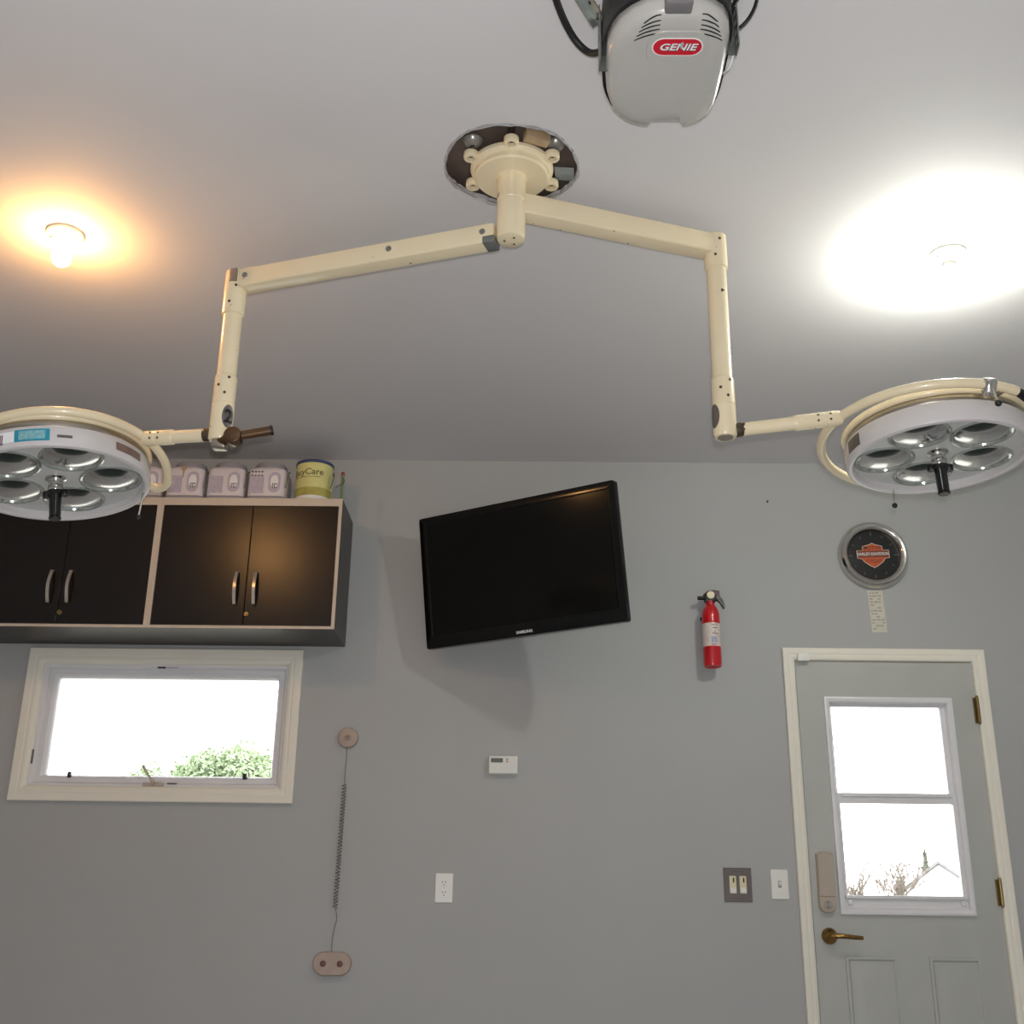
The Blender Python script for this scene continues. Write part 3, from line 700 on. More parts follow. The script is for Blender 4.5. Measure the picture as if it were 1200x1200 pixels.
b = nb(); cyl(b, (-.865, -.215, CT + .15), (-.857, -.215, CT + .15), .008, n=14); tube(b, smoothpts([(-.858, -.215, CT + .15), (-.853, -.24, CT + .13), (-.855, -.268, CT + .09), (-.862, -.275, CT + .06)]), .002, 6); t.part('bail_handle', b, WIRE)
t = Thing('marker_stick', (-.808, -.30, CT), 'thin green stick with a red tip standing beside the yellow paint can', 'stick')
t.part('stick', cyl(nb(), (-.806, -.297, CT), (-.806, -.297, CT + .115), .0065, n=12), GREENST)
t.part('tip', lathe(nb(), [(0, 0), (.007, 0), (.0085, .006), (.007, .014), (0, .018)], Matrix.Translation((-.806, -.297, CT + .113)), 16), REDTIP, label='red tip')
t.part('string', tube(nb(), smoothpts([(-.805, -.303, CT + .10), (-.796, -.305, CT + .085), (-.803, -.306, CT + .072), (-.815, -.306, CT + .066), (-.835, -.30, CT + .055)]), .0012, 6), DARKHOLE)

# ------------------------------------------------------------------ television
TVC = Vector((-.048, -.36, 2.358)); MT = Matrix.Translation(TVC) @ Matrix.Rotation(math.radians(-28.4), 4, 'Z') @ Matrix.Rotation(math.radians(8.7), 4, 'X') @ Matrix.Rotation(math.radians(-1.1), 4, 'Y') @ Matrix.Rotation(PI / 2, 4, 'X')
t = Thing('television', tuple(TVC), 'flat black wall television swung out and tilted on a wall bracket', 'television')
W_, H_ = .933, .572
b = nb(); rr = rrect(W_, H_, .010, 4)
loft(b, [[(x * .90, y * .86, -.075) for x, y in rr], [(x * .94, y * .92, -.060) for x, y in rr], [(x * .985, y * .98, -.040) for x, y in rr], [(x, y, -.034) for x, y in rr]], MT); t.part('back_shell', b, BLACK)
b = nb(); wi, hi = W_ - .064, H_ - .082; oy = .010
inn = rrect(wi, hi, .003, 4, 0, oy); inn2 = rrect(wi - .008, hi - .008, .003, 4, 0, oy)
sc = lambda s, z: [(x * s[0], y * s[1], z) for x, y in rr]
loft(b, [sc((1, 1), -.036), sc((1, 1), -.006), sc((.997, .996), -.001), sc((.992, .988), .0), [(x, y, -.0005) for x, y in inn], [(x, y, -.004) for x, y in inn2]], MT, False, False); t.part('bezel', b, BEZEL)
t.part('screen', loft(nb(), [[(x, y, -.0045) for x, y in inn2], [(x, y, -.0035) for x, y in inn2]], MT), SCREEN)
t.part('maker_name', text_bm('SAMSUNG', .0165, .0003, 0, .0003, MT @ Matrix.Translation((.010, -H_ / 2 + .0165, .0007))), WHITEINK)
b = nb(); box(b, -.10, .10, -.10, .10, -.086, -.074, .003, MT); bk = t.part('bracket', b, BLACK)
pb = MT @ Vector((0, 0, -.09)); b = nb()
box(b, -.12, .02, -.03, -.0005, 2.24, 2.48, .003); cyl(b, (-.05, -.03, 2.36), (-.02, -.14, 2.36), .022, n=16); cyl(b, (-.02, -.14, 2.36), pb, .02, n=16); cyl(b, (-.02, -.14, 2.32), (-.02, -.14, 2.40), .024, n=16)
t.part('wall_arm', b, BLACK)

# ------------------------------------------------------------------ fire extinguisher
EX, EY = .789, -.062; t = Thing('fire_extinguisher', (EX, EY, 2.012), 'small red fire extinguisher with printed label mounted on the wall', 'fire extinguisher'); M = Matrix.Translation((EX, EY, 0))
b = lathe(nb(), [(0, 2.020), (.030, 2.018), (.036, 2.014), (.0385, 2.022), (.0385, 2.232), (.037, 2.250), (.031, 2.268), (.022, 2.280), (.0185, 2.284), (.0185, 2.302), (0, 2.302)], M, 48); cyb = t.part('cylinder', b, RED)
t.part('label', grid_patch(nb(), .0389, math.radians(-185), math.radians(5), 2.098, 2.199, M, k=36), EXTLAB, cyb, 'printed cream label')
t.part('label_panel', grid_patch(nb(), .0393, math.radians(-100), math.radians(-60), 2.112, 2.138, M, k=12), EXTBLUE, cyb)
b = nb()
for (z, a0, a1) in ((2.190, -95, -55), (2.176, -88, -58), (2.162, -80, -70), (2.152, -92, -50), (2.104, -100, -68)): grid_patch(b, .0394, math.radians(a0), math.radians(a1), z - .0015, z + .0015, M, k=8)
t.part('label_print', b, LABD, cyb)
b = nb(); box(b, EX - .024, EX + .026, EY - .018, EY + .018, 2.298, 2.335, .006); tube(b, [(EX - .02, EY, 2.318), (EX - .052, EY - .004, 2.316)], .0085, 12); t.part('valve_head', b, BLACK)
b = nb(); rings = []
for (x, z, h_, w) in ((-.028, 2.326, .006, .010), (-.01, 2.338, .010, .012), (.02, 2.340, .012, .012), (.042, 2.337, .010, .012)): rings.append([(EX + x, EY - w, z - h_), (EX + x, EY + w, z - h_), (EX + x, EY + w, z + h_), (EX + x, EY - w, z + h_)])
loft(b, rings); t.part('carry_handle', b, pm('dark_plum_plastic', (70, 40, 44), .45))
b = nb(); rings = []
for (x, z, h_) in ((.012, 2.326, .012), (.034, 2.318, .013), (.050, 2.300, .010), (.062, 2.272, .005)): rings.append([(EX + x - h_ * .6, EY - .010, z - h_ * .5), (EX + x - h_ * .6, EY + .010, z - h_ * .5), (EX + x + h_ * .6, EY + .010, z + h_ * .6), (EX + x + h_ * .6, EY - .010, z + h_ * .6)])
loft(b, rings); t.part('lever', b, BLACK)
b = lathe(nb(), [(0, .0), (.017, 0), (.017, .010), (.015, .012), (.0145, .0105), (0, .0105)], WM(EX + .001, 2.325, EY - .017), 28); g = t.part('gauge', b, ALMOND)
b = nb(); box(b, EX - .012, EX + .012, EY + .036, 0, 2.05, 2.29); box(b, EX - .04, EX + .04, EY + .03, EY + .042, 2.225, 2.24); t.part('wall_bracket', b, BLACK)

# ------------------------------------------------------------------ clock and paper strip
CM = WM(1.531, 2.536, 0, math.radians(2.0))
t = Thing('wall_clock', (1.531, 0, 2.536), 'round chrome wall clock with black dial and orange shield emblem', 'clock')
t.part('rim', lathe(nb(), [(.150, 0), (.1545, .010), (.154, .022), (.148, .036), (.138, .044), (.128, .043), (.119, .036), (.1145, .026), (.1145, .012)], CM, 80), CHROME)
dl = t.part('dial', lathe(nb(), [(0, .014), (.115, .014), (.115, .008), (0, .008)], CM, 64), pm('clock_dial', (16, 17, 19), .3, var=.1))
b = nb()
for i in range(12):
    L_ = .014 if i % 3 == 0 else .009
    box(b, -.0016, .0016, .092, .092 + L_, .0138, .0146, 0, CM @ Matrix.Rotation(PI / 6 * i, 4, 'Z'))
t.part('hour_marks', b, pm('clock_mark_grey', (112, 104, 104), .5), dl)
shield = [(0, .058), (.012, .051), (.045, .042), (.045, .024), (.072, .024), (.072, -.014), (.052, -.017), (.044, -.030), (.018, -.050), (.006, -.056), (0, -.060)]
sh = shield + [(-x, y) for x, y in shield[-2:0:-1]]
t.part('emblem', prism(nb(), sh, .0138, .0152, CM), CREAMINK, dl)
t.part('emblem_field', prism(nb(), [(x * .955, y * .935) for x, y in sh], .015, .0157, CM), ORANGE, dl)
t.part('emblem_bar', prism(nb(), [(-.068, -.011), (.068, -.011), (.068, .021), (-.068, .021)], .0155, .0162, CM), pm('emblem_bar_brown', (120, 66, 44), .5), dl)
b = text_bm('HARLEY-DAVIDSON', .0185, .0002, 0, .0002, CM @ Matrix.Translation((0, .005, .0165)), .86); t.part('emblem_lettering', b, WHITEINK, dl)
b = text_bm('MOTOR', .021, .0002, 0, .0002, CM @ Matrix.Translation((0, .034, .016)), 1.05); merge(b, text_bm('CYCLES', .021, .0002, 0, .0002, CM @ Matrix.Translation((0, -.028, .016)), .95)); t.part('emblem_lettering', b, pm('emblem_dark', (74, 40, 26), .5), dl)
PMt = WM(1.529, 2.283, 0, math.radians(1.5))
t = Thing('paper_strip', (1.529, 0, 2.283), 'narrow printed paper strip taped to the wall below the clock', 'paper')
pp = t.part('sheet', prism(nb(), rrect(.066, .190, .001, 2), 0, .0014, PMt), PAPER)
b = nb(); rnd2 = random.Random(3)
for i in range(13):
    y = .082 - i * .0135; x = -.027
    while x < .022:
        w = rnd2.uniform(.006, .018); w = min(w, .028 - x)
        if rnd2.random() < .75: prism(b, [(x, y - .003), (x + w, y - .003), (x + w, y + .003), (x, y + .003)], .001, .0017, PMt)
        x += w + .004
t.part('print', b, PAPERINK, pp)

o = mkobj('nail', cyl(nb(), (0, 0, 0), (0, -.008, 0), .0045, n=12), DARKHOLE); o.location = (1.08, 0, 2.791); tag(o, 'tiny dark nail in the wall between the screen and the right lamp head', 'nail')
# ------------------------------------------------------------------ thermostat, outlet, switches
t = Thing('thermostat', (-.0995, 0, 1.598), 'white rectangular thermostat with small grey display on the wall', 'thermostat'); M = WM(-.0995, 1.597)
bd = t.part('body', loft(nb(), [[(x, y, 0) for x, y in rrect(.120, .078, .003, 3)], [(x, y, .024) for x, y in rrect(.123, .076, .004, 3)], [(x, y, .030) for x, y in rrect(.117, .070, .004, 3)]], M), THERM)
t.part('display', prism(nb(), rrect(.050, .018, .001, 2, -.027, .018), .029, .0305, M), LCD)
b = nb(); prism(b, rrect(.008, .006, .001, 2, .016, .023), .029, .0315, M); prism(b, rrect(.008, .006, .001, 2, .016, .013), .029, .0315, M); t.part('buttons', b, pm('button_tan', (150, 136, 112), .5))

t = Thing('wall_outlet', (-.333, 0, 1.105), 'white duplex electrical outlet on the wall below the thermostat', 'outlet'); M = WM(-.333, 1.105)
pl = t.part('cover_plate', prism(nb(), rrect(.072, .114, .004, 3), 0, .006, M, .0025), PLATEW)
for s in (-1, 1):
    r_ = t.part('receptacle', prism(nb(), [(x, max(-.0145, min(.0145, y)) + s * .0195) for x, y in ellipse(.0172, .0172, 32)], .005, .0075, M), PLATEW, pl)
    b = nb()
    for (x, h_) in ((-.0063, .0085), (.0063, .007)): box(b, x - .0012, x + .0012, s * .0195 + .003 - h_ / 2, s * .0195 + .003 + h_ / 2, .007, .0078, 0, M)
    lathe(b, [(0, .0078), (.0024, .0078), (.0024, .007), (0, .007)], M @ Matrix.Translation((0, s * .0195 - .008, 0)), 12); t.part('slots', b, DARKHOLE, r_)
t.part('screw', lathe(nb(), [(0, .0065), (.003, .0065), (.003, .005), (0, .005)], M, 12), STEEL, pl)

t = Thing('double_switch', (.8575, 0, 1.1315), 'pewter wall plate with two almond slide switches left of the white switch', 'light switch'); M = WM(.8575, 1.1315)
pl = t.part('cover_plate', prism(nb(), rrect(.112, .132, .002, 2), 0, .006, M, .002), PLATEB)
for x in (-.0205, .0205):
    sw = t.part('switch', prism(nb(), rrect(.027, .068, .002, 2, x, 0), .005, .0085, M), ALMOND, pl)
    t.part('slide_slot', prism(nb(), rrect(.006, .019, .001, 2, x + .003, .018), .008, .0090, M), DARKHOLE, sw)
    t.part('rocker', loft(nb(), [[(x + u, v - .021, .008) for u, v in rrect(.022, .022, .002, 2)], [(x + u, v - .021, .0135 if v < 0 else .010) for u, v in rrect(.021, .020, .002, 2)]], M), PLATEW, sw)
b = nb()
for y in (.052, -.052):
    for i in range(9): 
        if i != 4: prism(b, rrect(.0035, .0035, .0005, 1, -.022 + .0055 * i, y), .0055, .0064, M)
t.part('engraving', b, pm('engraving_dark', (70, 60, 60), .5), pl)

t = Thing('toggle_switch', (1.0265, 0, 1.1355), 'white single toggle light switch beside the door frame', 'light switch'); M = WM(1.0265, 1.1355)
pl = t.part('cover_plate', prism(nb(), rrect(.070, .115, .003, 3), 0, .006, M, .0025), PLATEW)
t.part('toggle', loft(nb(), [[(u, v, .005) for u, v in rrect(.009, .022, .001, 2)], [(u, v + .004, .016) for u, v in rrect(.007, .009, .001, 2)]], M), PLATEW, pl)
t.part('toggle_slot', prism(nb(), rrect(.0125, .026, .001, 2), .005, .0065, M), PLATEGR, pl)

# ------------------------------------------------------------------ pull cord with spring
t = Thing('spring_pull_cord', (-.763, 0, 1.705), 'beige round wall knob with a hanging spring cord and oval two-screw block', 'pull cord')
M = WM(-.759, 1.705)
dk = t.part('wall_disc', lathe(nb(), [(0, 0), (.043, 0), (.044, .006), (.041, .016), (.034, .020), (.014, .020), (.012, .026), (.006, .028), (0, .028)], M, 40), MAUVE)
t.part('screw', lathe(nb(), [(0, .028), (.0075, .028), (.006, .031), (0, .032)], M, 16), pm('mauve_screw', (130, 108, 104), .4, .4), dk)
t.part('wire', tube(nb(), smoothpts([(-.760, -.022, 1.668), (-.760, -.016, 1.62), (-.762, -.012, 1.56), (-.762, -.012, 1.512)]), .0016, 6), WIRE)
b = nb(); N = 38; pts = []
for i in range(N * 8 + 1):
    u = i / (N * 8); a = 2 * PI * N * u; pts.append((-.762 - .008 * u + .0085 * math.cos(a), -.013 + .0085 * math.sin(a), 1.512 - .49 * u))
t.part('spring', tube(b, pts, .0022, 5), pm('spring_steel', (132, 130, 122), .4, .5, var=.1))
t.part('wire', tube(nb(), smoothpts([(-.770, -.012, 1.022), (-.760, -.010, .985), (-.768, -.008, .945), (-.774, -.008, .90), (-.772, -.012, .853)]), .0015, 6), WIRE)
M = WM(-.767, .813)
hb = t.part('handle_block', loft(nb(), [[(x, y, 0) for x, y in rrect(.152, .088, .0435, 12)], [(x, y, .018) for x, y in rrect(.154, .090, .0445, 12)], [(x, y, .026) for x, y in rrect(.146, .082, .0405, 12)]], M), MAUVE)
for sx in (-.035, .032): t.part('screw', lathe(nb(), [(0, .025), (.0125, .025), (.011, .029), (.005, .031), (.004, .029), (0, .029)], M @ Matrix.Translation((sx, 0, 0)), 20), pm('plum_screw', (116, 84, 82), .35, .3), hb)

# ------------------------------------------------------------------ window
def frame_loft(bm, rects, fill=False):
    """rects: list of (x0,x1,z0,z1,y); successive loops joined"""
    b = nb(); R = []
    for (x0, x1, z0, z1, y) in rects: R.append([b.verts.new(p) for p in ((x0, y, z0), (x1, y, z0), (x1, y, z1), (x0, y, z1))])
    for A, B in zip(R, R[1:]):
        for k in range(4): b.faces.new((A[k], A[(k + 1) % 4], B[(k + 1) % 4], B[k]))
    if fill: b.faces.new(R[-1])
    bmesh.ops.recalc_face_normals(b, faces=b.faces); merge(bm, b); return bm
def inset(x0, x1, z0, z1, d, y): return (x0 + d, x1 - d, z0 + d, z1 - d, y)
t = Thing('window_1', (-1.57, 0, 1.43), 'wide white awning window with cream casing under the dark cabinets', 'window', kind='structure')
O = (-2.167, -.974, 1.430, 2.080)
t.part('casing', frame_loft(nb(), [inset(*O, 0, 0), inset(*O, 0, -.018), inset(*O, .003, -.021), inset(*O, .030, -.021), inset(*O, .036, -.017), inset(*O, .044, -.018), inset(*O, .056, -.012), inset(*O, .062, -.008), inset(*O, .066, .0), inset(*O, .066, .03)]), TRIM)
Fr = (-2.104, -1.037, 1.493, 2.017)
t.part('window_frame', frame_loft(nb(), [inset(*Fr, -.012, .12), inset(*Fr, -.012, .012), inset(*Fr, .010, .012), inset(*Fr, .016, .018), inset(*Fr, .020, .03), inset(*Fr, .020, .12)]), SASH)
Sa = (-2.086, -1.055, 1.511, 1.999)
sa = t.part('sash', frame_loft(nb(), [inset(*Sa, 0, .10), inset(*Sa, 0, .034), inset(*Sa, .022, .034), inset(*Sa, .028, .044), inset(*Sa, .034, .060), inset(*Sa, .034, .10)]), SASH)
t.part('pane', box(nb(), -2.054, -1.087, .074, .080, 1.543, 1.967), GLASS, sa)
# crank, locks, marks
b = nb(); box(b, -1.615, -1.525, .000, .032, 1.497, 1.512, .004); cyl(b, (-1.568, .010, 1.508), (-1.568, -.012, 1.514), .010, n=14)
tube(b, [(-1.568, -.012, 1.514), (-1.590, -.022, 1.545), (-1.606, -.026, 1.568)], .0055, 8); ball(b, (-1.608, -.026, 1.572), .0075, 12); box(b, -1.56, -1.535, -.004, .012, 1.508, 1.516, .002)
t.part('crank_handle', b, pm('crank_taupe', (192, 176, 164), .4))
t.part('lock_tab', box(nb(), -1.944, -1.930, .020, .042, 1.531, 1.556, .003), BLACK)
t.part('lock_tab', box(nb(), -1.200, -1.183, .020, .042, 1.531, 1.556, .003), BLACK)
t.part('printed_mark', box(nb(), -1.513, -1.472, .0110, .0135, 1.506, 1.512), LABD)
t.part('printed_mark', box(nb(), -1.610, -1.575, .0105, .0135, 1.999, 2.006), BLACKINK)
b = nb()
for i in range(7): box(b, -1.568 + .0075 * i, -1.563 + .0075 * i, .011, .0135, 1.9995, 2.0055)
t.part('printed_mark', b, LABG)
t.part('side_latch', box(nb(), -2.101, -2.094, .004, .014, 1.585, 1.645, .002), PLATEGR)

# ------------------------------------------------------------------ door
CX0, CX1, CZ1 = 1.099, 1.966, 2.112
b = nb()
def casing_piece(bm, P0, P1, inx, mit0, mit1): pass
# casing as a three-sided frame (runs down to the floor)
def frame3(bm, steps):
    bb = nb(); R = []
    for (d, y) in steps: R.append([bb.verts.new(p) for p in ((CX0 + d, y, 0), (CX0 + d, y, CZ1 - d), (CX1 - d, y, CZ1 - d), (CX1 - d, y, 0))])
    for A, B in zip(R, R[1:]):
        for k in range(3): bb.faces.new((A[k], A[k + 1], B[k + 1], B[k]))
    bmesh.ops.recalc_face_normals(bb, faces=bb.faces); merge(bm, bb); return bm
struct('trim_3', frame3(nb(), [(0, 0), (0, -.016), (.003, -.019), (.022, -.019), (.028, -.015), (.034, -.016), (.045, -.011), (.050, -.008), (.053, .0), (.053, .1)]), TRIM, 'cream moulded casing around the door', 'door casing')
SX0, SX1, SZ1 = 1.154, 1.911, 2.055
t = Thing('door_1', (1.53, 0, 0), 'pale grey panelled entry door with a two-pane window', 'door', kind='structure')
OX0, OX1, OZ0, OZ1 = 1.288, 1.784, 1.045, 1.884   # glazed opening
b = nb(); y0, y1 = .002, .044
xsd = [SX0, OX0, OX1, SX1]; zsd = [.012, OZ0, OZ1, SZ1]
for i in range(3):
    for j in range(3):
        if i == 1 and j == 1: continue
        bb = nb(); box(bb, xsd[i], xsd[i + 1], y0, y1, zsd[j], zsd[j + 1]); merge(b, bb)
bmesh.ops.remove_doubles(b, verts=b.verts, dist=1e-5)
seen = {}
for f in b.faces:
    c_ = f.calc_center_median(); key = (round(c_.x, 4), round(c_.y, 4), round(c_.z, 4)); seen.setdefault(key, []).append(f)
bmesh.ops.delete(b, geom=[f for fs in seen.values() if len(fs) > 1 for f in fs], context='FACES_ONLY')
slab = t.part('slab', b, DOORP)
for (px0, px1) in ((1.268, 1.474), (1.599, 1.804)):
    q = (px0, px1, .22, .868)
    t.part('raised_panel', frame_loft(nb(), [inset(*q, 0, .003), inset(*q, .002, -.004), inset(*q, .012, -.005), inset(*q, .018, .0015), inset(*q, .032, .0015), inset(*q, .045, -.003), inset(*q, .070, -.003)], True), DOORP, slab)
LF = (1.262, 1.808, 1.022, 1.904)
lf = t.part('window_frame', frame_loft(nb(), [inset(*LF, 0, .003), inset(*LF, .002, -.010), inset(*LF, .010, -.013), inset(*LF, .020, -.010), inset(*LF, .023, -.008), inset(*LF, .026, .0), inset(*LF, .026, .04)]), SASH)
b = nb()
iz0, iz1, ix0, ix1 = 1.048, 1.878, 1.288, 1.782
frame_loft(b, [(ix0, ix1, 1.464, iz1, .046), (ix0, ix1, 1.464, iz1, .024), (ix0 + .010, ix1 - .022, 1.499, iz1 - .012, .024), (ix0 + .010, ix1 - .022, 1.499, iz1 - .012, .044)])
t.part('upper_sash', b, SASH)
b = nb(); frame_loft(b, [(ix0, ix1, iz0, 1.503, .024), (ix0, ix1, iz0, 1.503, .006), (ix0 + .012, ix1 - .016, iz0 + .050, 1.461, .006), (ix0 + .012, ix1 - .016, iz0 + .050, 1.461, .026)])
box(b, ix0 + .02, ix1 - .02, -.001, .008, 1.487, 1.503, .002); box(b, ix0 + .001, ix1 - .001, -.006, .006, iz0 + .036, iz0 + .050, .003)
for cx in (ix0 + .01, ix1 - .03): box(b, cx, cx + .02, -.004, .006, iz0 + .012, iz0 + .034, .004)
t.part('lower_sash', b, SASH)
t.part('pane', box(nb(), ix0 + .006, ix1 - .018, .033, .036, 1.49, iz1 - .008), GLASS)
t.part('pane', box(nb(), ix0 + .008, ix1 - .012, .014, .017, iz0 + .045, 1.466), GLASS)
b = nb()
for x in (1.40, 1.53, 1.66): box(b, x - .035, x + .035, -.003, .007, iz0 + .030, iz0 + .036)
b.free()
# deadbolt cover
M = WM(1.213, 1.146, .002, math.radians(-.5))
ol = [(-.034, .110), (-.026, .116), (0, .121), (.026, .116), (.034, .110), (.034, -.085), (.031, -.100), (.022, -.112), (.008, -.118), (-.008, -.118), (-.022, -.112), (-.031, -.100), (-.034, -.085)]
lk = t.part('deadbolt_cover', prism(nb(), ol, 0, .022, M, .005), BEIGE, label='beige electronic deadbolt cover')
t.part('cover_plate', prism(nb(), [(-.031, .106), (0, .115), (.031, .106), (.031, -.056), (-.031, -.056)], .02, .027, M, .003), BEIGE, lk)
t.part('thumb_turn', lathe(nb(), [(0, .02), (.015, .02), (.014, .032), (.011, .036), (0, .037)], M @ Matrix.Translation((0, -.086, 0)), 24), CHROME, lk)
b = lathe(nb(), [(0, 0), (.030, 0), (.032, .004), (.031, .012), (.022, .026), (.012, .034), (.011, .052), (0, .052)], WM(1.212, .941, .002), 36)
rp_ = [(1.212, -.046, .941), (1.232, -.054, .9415), (1.262, -.060, .940), (1.298, -.060, .937), (1.330, -.056, .935)]
tube(b, smoothpts(rp_), .010, 12, rfun=lambda u: .0115 - .004 * u)
t.part('lever_handle', b, ABRASS)
for (z0, z1) in ((1.797, 1.905), (1.064, 1.165)):
    b = nb(); cyl(b, (1.9115, -.014, z0), (1.9115, -.014, z1), .0065, n=14); ball(b, (1.9115, -.014, z1 + .002), .006, 10); ball(b, (1.9115, -.014, z0 - .002), .006, 10)
    box(b, 1.897, 1.911, -.004, .003, z0, z1); t.part('hinge', b, BRASS)
o = mkobj('contact_sensor', box(nb(), -.026, .024, -.012, 0, -.019, .015, .003), PLATEW); o.location = (1.187, -.019, 2.071)
tag(o, 'small white contact sensor on the top left of the door casing', 'sensor')

# ------------------------------------------------------------------ outdoors
struct('ground', box(nb(), -120, 120, T + .01, 160, -.6, -.2), GROUNDM, 'pale ground outside the windows', 'ground')
def leafy(x, y, blobs, trunk, label, seed, nl, ls):
    rr_ = random.Random(seed); t = Thing('leafy_tree', (x, y, -.2), label, 'tree')
    b = nb(); cyl(b, (x, y, -.2), (x, y, trunk), .22, .12, 10)
    for (bx, bz, br) in blobs: tube(b, [(x, y, trunk * .6), (x + bx * .5, y, (trunk * .6 + bz) / 2), (x + bx, y, bz)], .06, 6, rfun=lambda u: .09 - .07 * u)
    t.part('trunk', b, BARK)
    b = nb(); tot = sum(q[2] ** 2 for q in blobs)
    for (bx, bz, br) in blobs:
        for i in range(int(nl * br * br / tot)):
            d = Vector((rr_.gauss(0, 1), rr_.gauss(0, 1), rr_.gauss(0, 1))).normalized() * br * (rr_.random() ** .4) * rr_.uniform(.8, 1.12)
            p = Vector((x + bx, y, bz)) + d; s = ls * rr_.uniform(.6, 1.3)
            u = Vector((rr_.gauss(0, 1), rr_.gauss(0, 1), rr_.gauss(0, 1))).normalized(); v = u.orthogonal().normalized()
            vs = [b.verts.new(p + q) for q in (u * s, v * s * .5, -u * s, -v * s * .5)]; b.faces.new(vs)
    t.part('crown', b, LEAF)
leafy(-4.85, 14, [(-.46, 3.08, .50), (-.25, 3.1, .60), (.2, 3.2, .64), (.75, 3.08, .60), (.0, 2.5, .85)], 2.0, 'bushy green tree outside, right half of the wide window', 5, 15000, .05)
leafy(-6.5, 15.2, [(-.25, 3.2, .28), (.05, 3.38, .30), (.35, 3.15, .34)], 1.7, 'small sparse green tree outside, left of the bushy tree', 8, 900, .045)
def bare(x, y, h, label, seed):
    rr_ = random.Random(seed); t = Thing('bare_tree', (x, y, -.2), label, 'tree', 'bare trees beyond the door'); b = nb()
    def br(p, d, L, r, k):
        q = p + d * L; tube(b, [p, p + d * L * .5 + Vector((rr_.uniform(-.05, .05), 0, 0)) * L, q], r, 4, rfun=lambda u: r * (1 - .35 * u))
        if k == 0: return
        for i in range(3 if k > 2 else 2):
            nd = (d + Vector((rr_.uniform(-.75, .75), rr_.uniform(-.6, .6), rr_.uniform(-.05, .45)))).normalized(); br(q, nd, L * rr_.uniform(.6, .85), r * .76, k - 1)
    br(Vector((x, y, -.2)), Vector((0, 0, 1)), h * .33, .085, 6); t.part('branches', b, BARK)
bare(11.8, 38, 3.3, 'bare branching tree outside, lower left corner of the door window', 4)
bare(15.0, 46, 4.0, 'bare branching tree outside, low in the middle of the door window', 6)
def conifer(x, y, ztop, wid, label, seed):
    t = Thing('conifer_tree', (x, y, -.2), label, 'tree'); b = nb(); rr_ = random.Random(seed); n_ = 12
    for k in range(n_):
        z = 1.2 + k * (ztop - 1.3) / n_; R_ = wid * (1.05 - k / n_) * (1.25 if k % 2 else .8)
        for i in range(40):
            a = rr_.uniform(0, 2 * PI); L_ = R_ * rr_.uniform(.5, 1.15); d = Vector((math.cos(a), math.sin(a), -.2)); p = Vector((x, y, z + rr_.uniform(-.1, .2)))
            w = Vector((-d.y * .05, d.x * .05, .07)); vs = [b.verts.new(p), b.verts.new(p + d * L_ * .5 + w), b.verts.new(p + d * L_), b.verts.new(p + d * L_ * .5 - w)]; b.faces.new(vs)
    for k in range(7):
        z = 1.5 + k * (ztop - 1.7) / 7; R_ = wid * (.95 - k / 8) * (1 + .25 * (k % 2)); lathe(b, [(R_, z), (R_ * .7, z + .12), (.02, z + (ztop - 1.5) / 5)], Matrix.Translation((x, y, 0)) @ Matrix.Rotation(k * 1.3, 4, 'Z'), 11)
    t.part('needles', b, NEEDLE); t.part('trunk', cyl(nb(), (x, y, -.2), (x, y, ztop), .08, .02, 8), BARK)
conifer(21.0, 59, 5.55, .75, 'grey green conifer outside behind the white house roof', 2)
HX = 19.35
t = Thing('house', (HX, 52, -.2), 'white gabled house outside, lower right of the door window', 'house')
RH = Matrix.Translation((HX, 52, 0)) @ Matrix.Rotation(math.radians(-21), 4, 'Z')
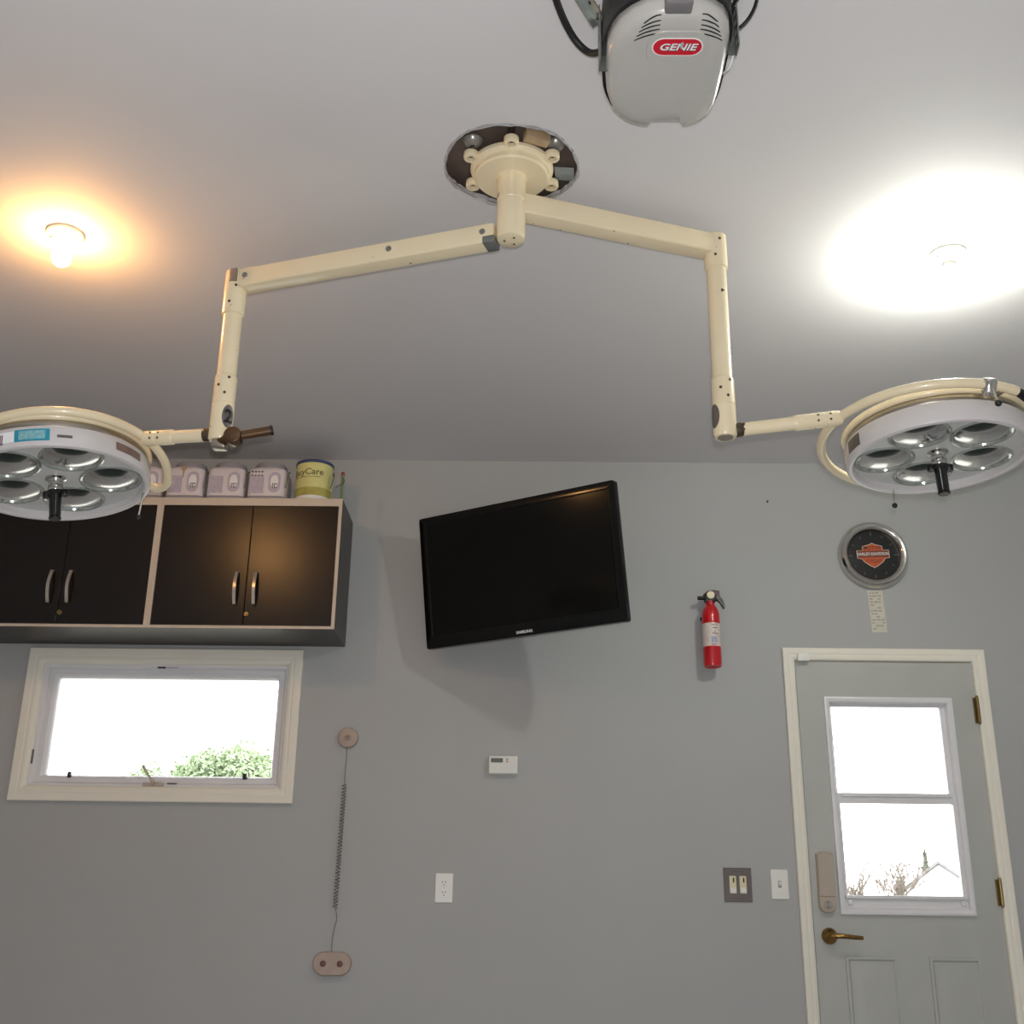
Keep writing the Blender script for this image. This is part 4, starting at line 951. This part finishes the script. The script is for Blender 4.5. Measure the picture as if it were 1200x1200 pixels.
t.part('walls', loft(nb(), [[(-2.2, yy, -.2), (2.2, yy, -.2), (2.2, yy, 2.55), (0, yy, 4.2), (-2.2, yy, 2.55)] for yy in (-1.5, 5)], RH), SIDING)
b = nb()
for sg in (-1, 1): loft(b, [[(0, yy, 4.22), (sg * 2.7, yy, 2.2), (sg * 2.7, yy, 2.33), (0, yy, 4.36)] for yy in (-1.8, 5.3)], RH)
t.part('roof', b, ROOFM); t.part('chimney', box(nb(), -.30, .28, -.6, 0, 3.5, 4.46, 0, RH), SIDING)

# ------------------------------------------------------------------ world, flash, camera
w = bpy.data.worlds.new('World'); bpy.context.scene.world = w; w.use_nodes = True; nt = w.node_tree
bg = nt.nodes['Background']; bg.inputs['Color'].default_value = (1.0, 1.0, 1.0, 1); bg.inputs['Strength'].default_value = 4.6

cd = bpy.data.cameras.new('Camera'); cam = bpy.data.objects.new('Camera', cd); C.objects.link(cam)
cd.sensor_fit = 'HORIZONTAL'; cd.sensor_width = 36.0; cd.lens = 36.0 * 1361 / 1200; cd.clip_start = .05; cd.clip_end = 400
R_, U_, F_ = Vector((0.99985854, 0.01111018, 0.01262818)), Vector((-0.00806524, -0.34215815, 0.93960776)), Vector((-0.01476005, 0.93957669, 0.34202014))
cam.matrix_world = Matrix(((R_.x, U_.x, -F_.x, 0), (R_.y, U_.y, -F_.y, -4.95), (R_.z, U_.z, -F_.z, .93), (0, 0, 0, 1)))
bpy.context.scene.camera = cam
ld = bpy.data.lights.new('camera_flash', 'POINT'); ld.energy = 108; ld.shadow_soft_size = .012; ld.color = (.97, .98, 1.0)
lo = bpy.data.objects.new('camera_flash', ld); C.objects.link(lo); lo.location = Vector((0, -4.95, .93)) + U_ * .055 + R_ * .012
sc_ = bpy.context.scene
sc_.view_settings.view_transform = 'Standard'; sc_.view_settings.look = 'None'; sc_.view_settings.gamma = 1; sc_.view_settings.exposure = 0.45
sc_.view_settings.use_curve_mapping = False
sc_.cycles.max_bounces = 8; sc_.cycles.use_denoising = True; sc_.cycles.sample_clamp_indirect = 6.0
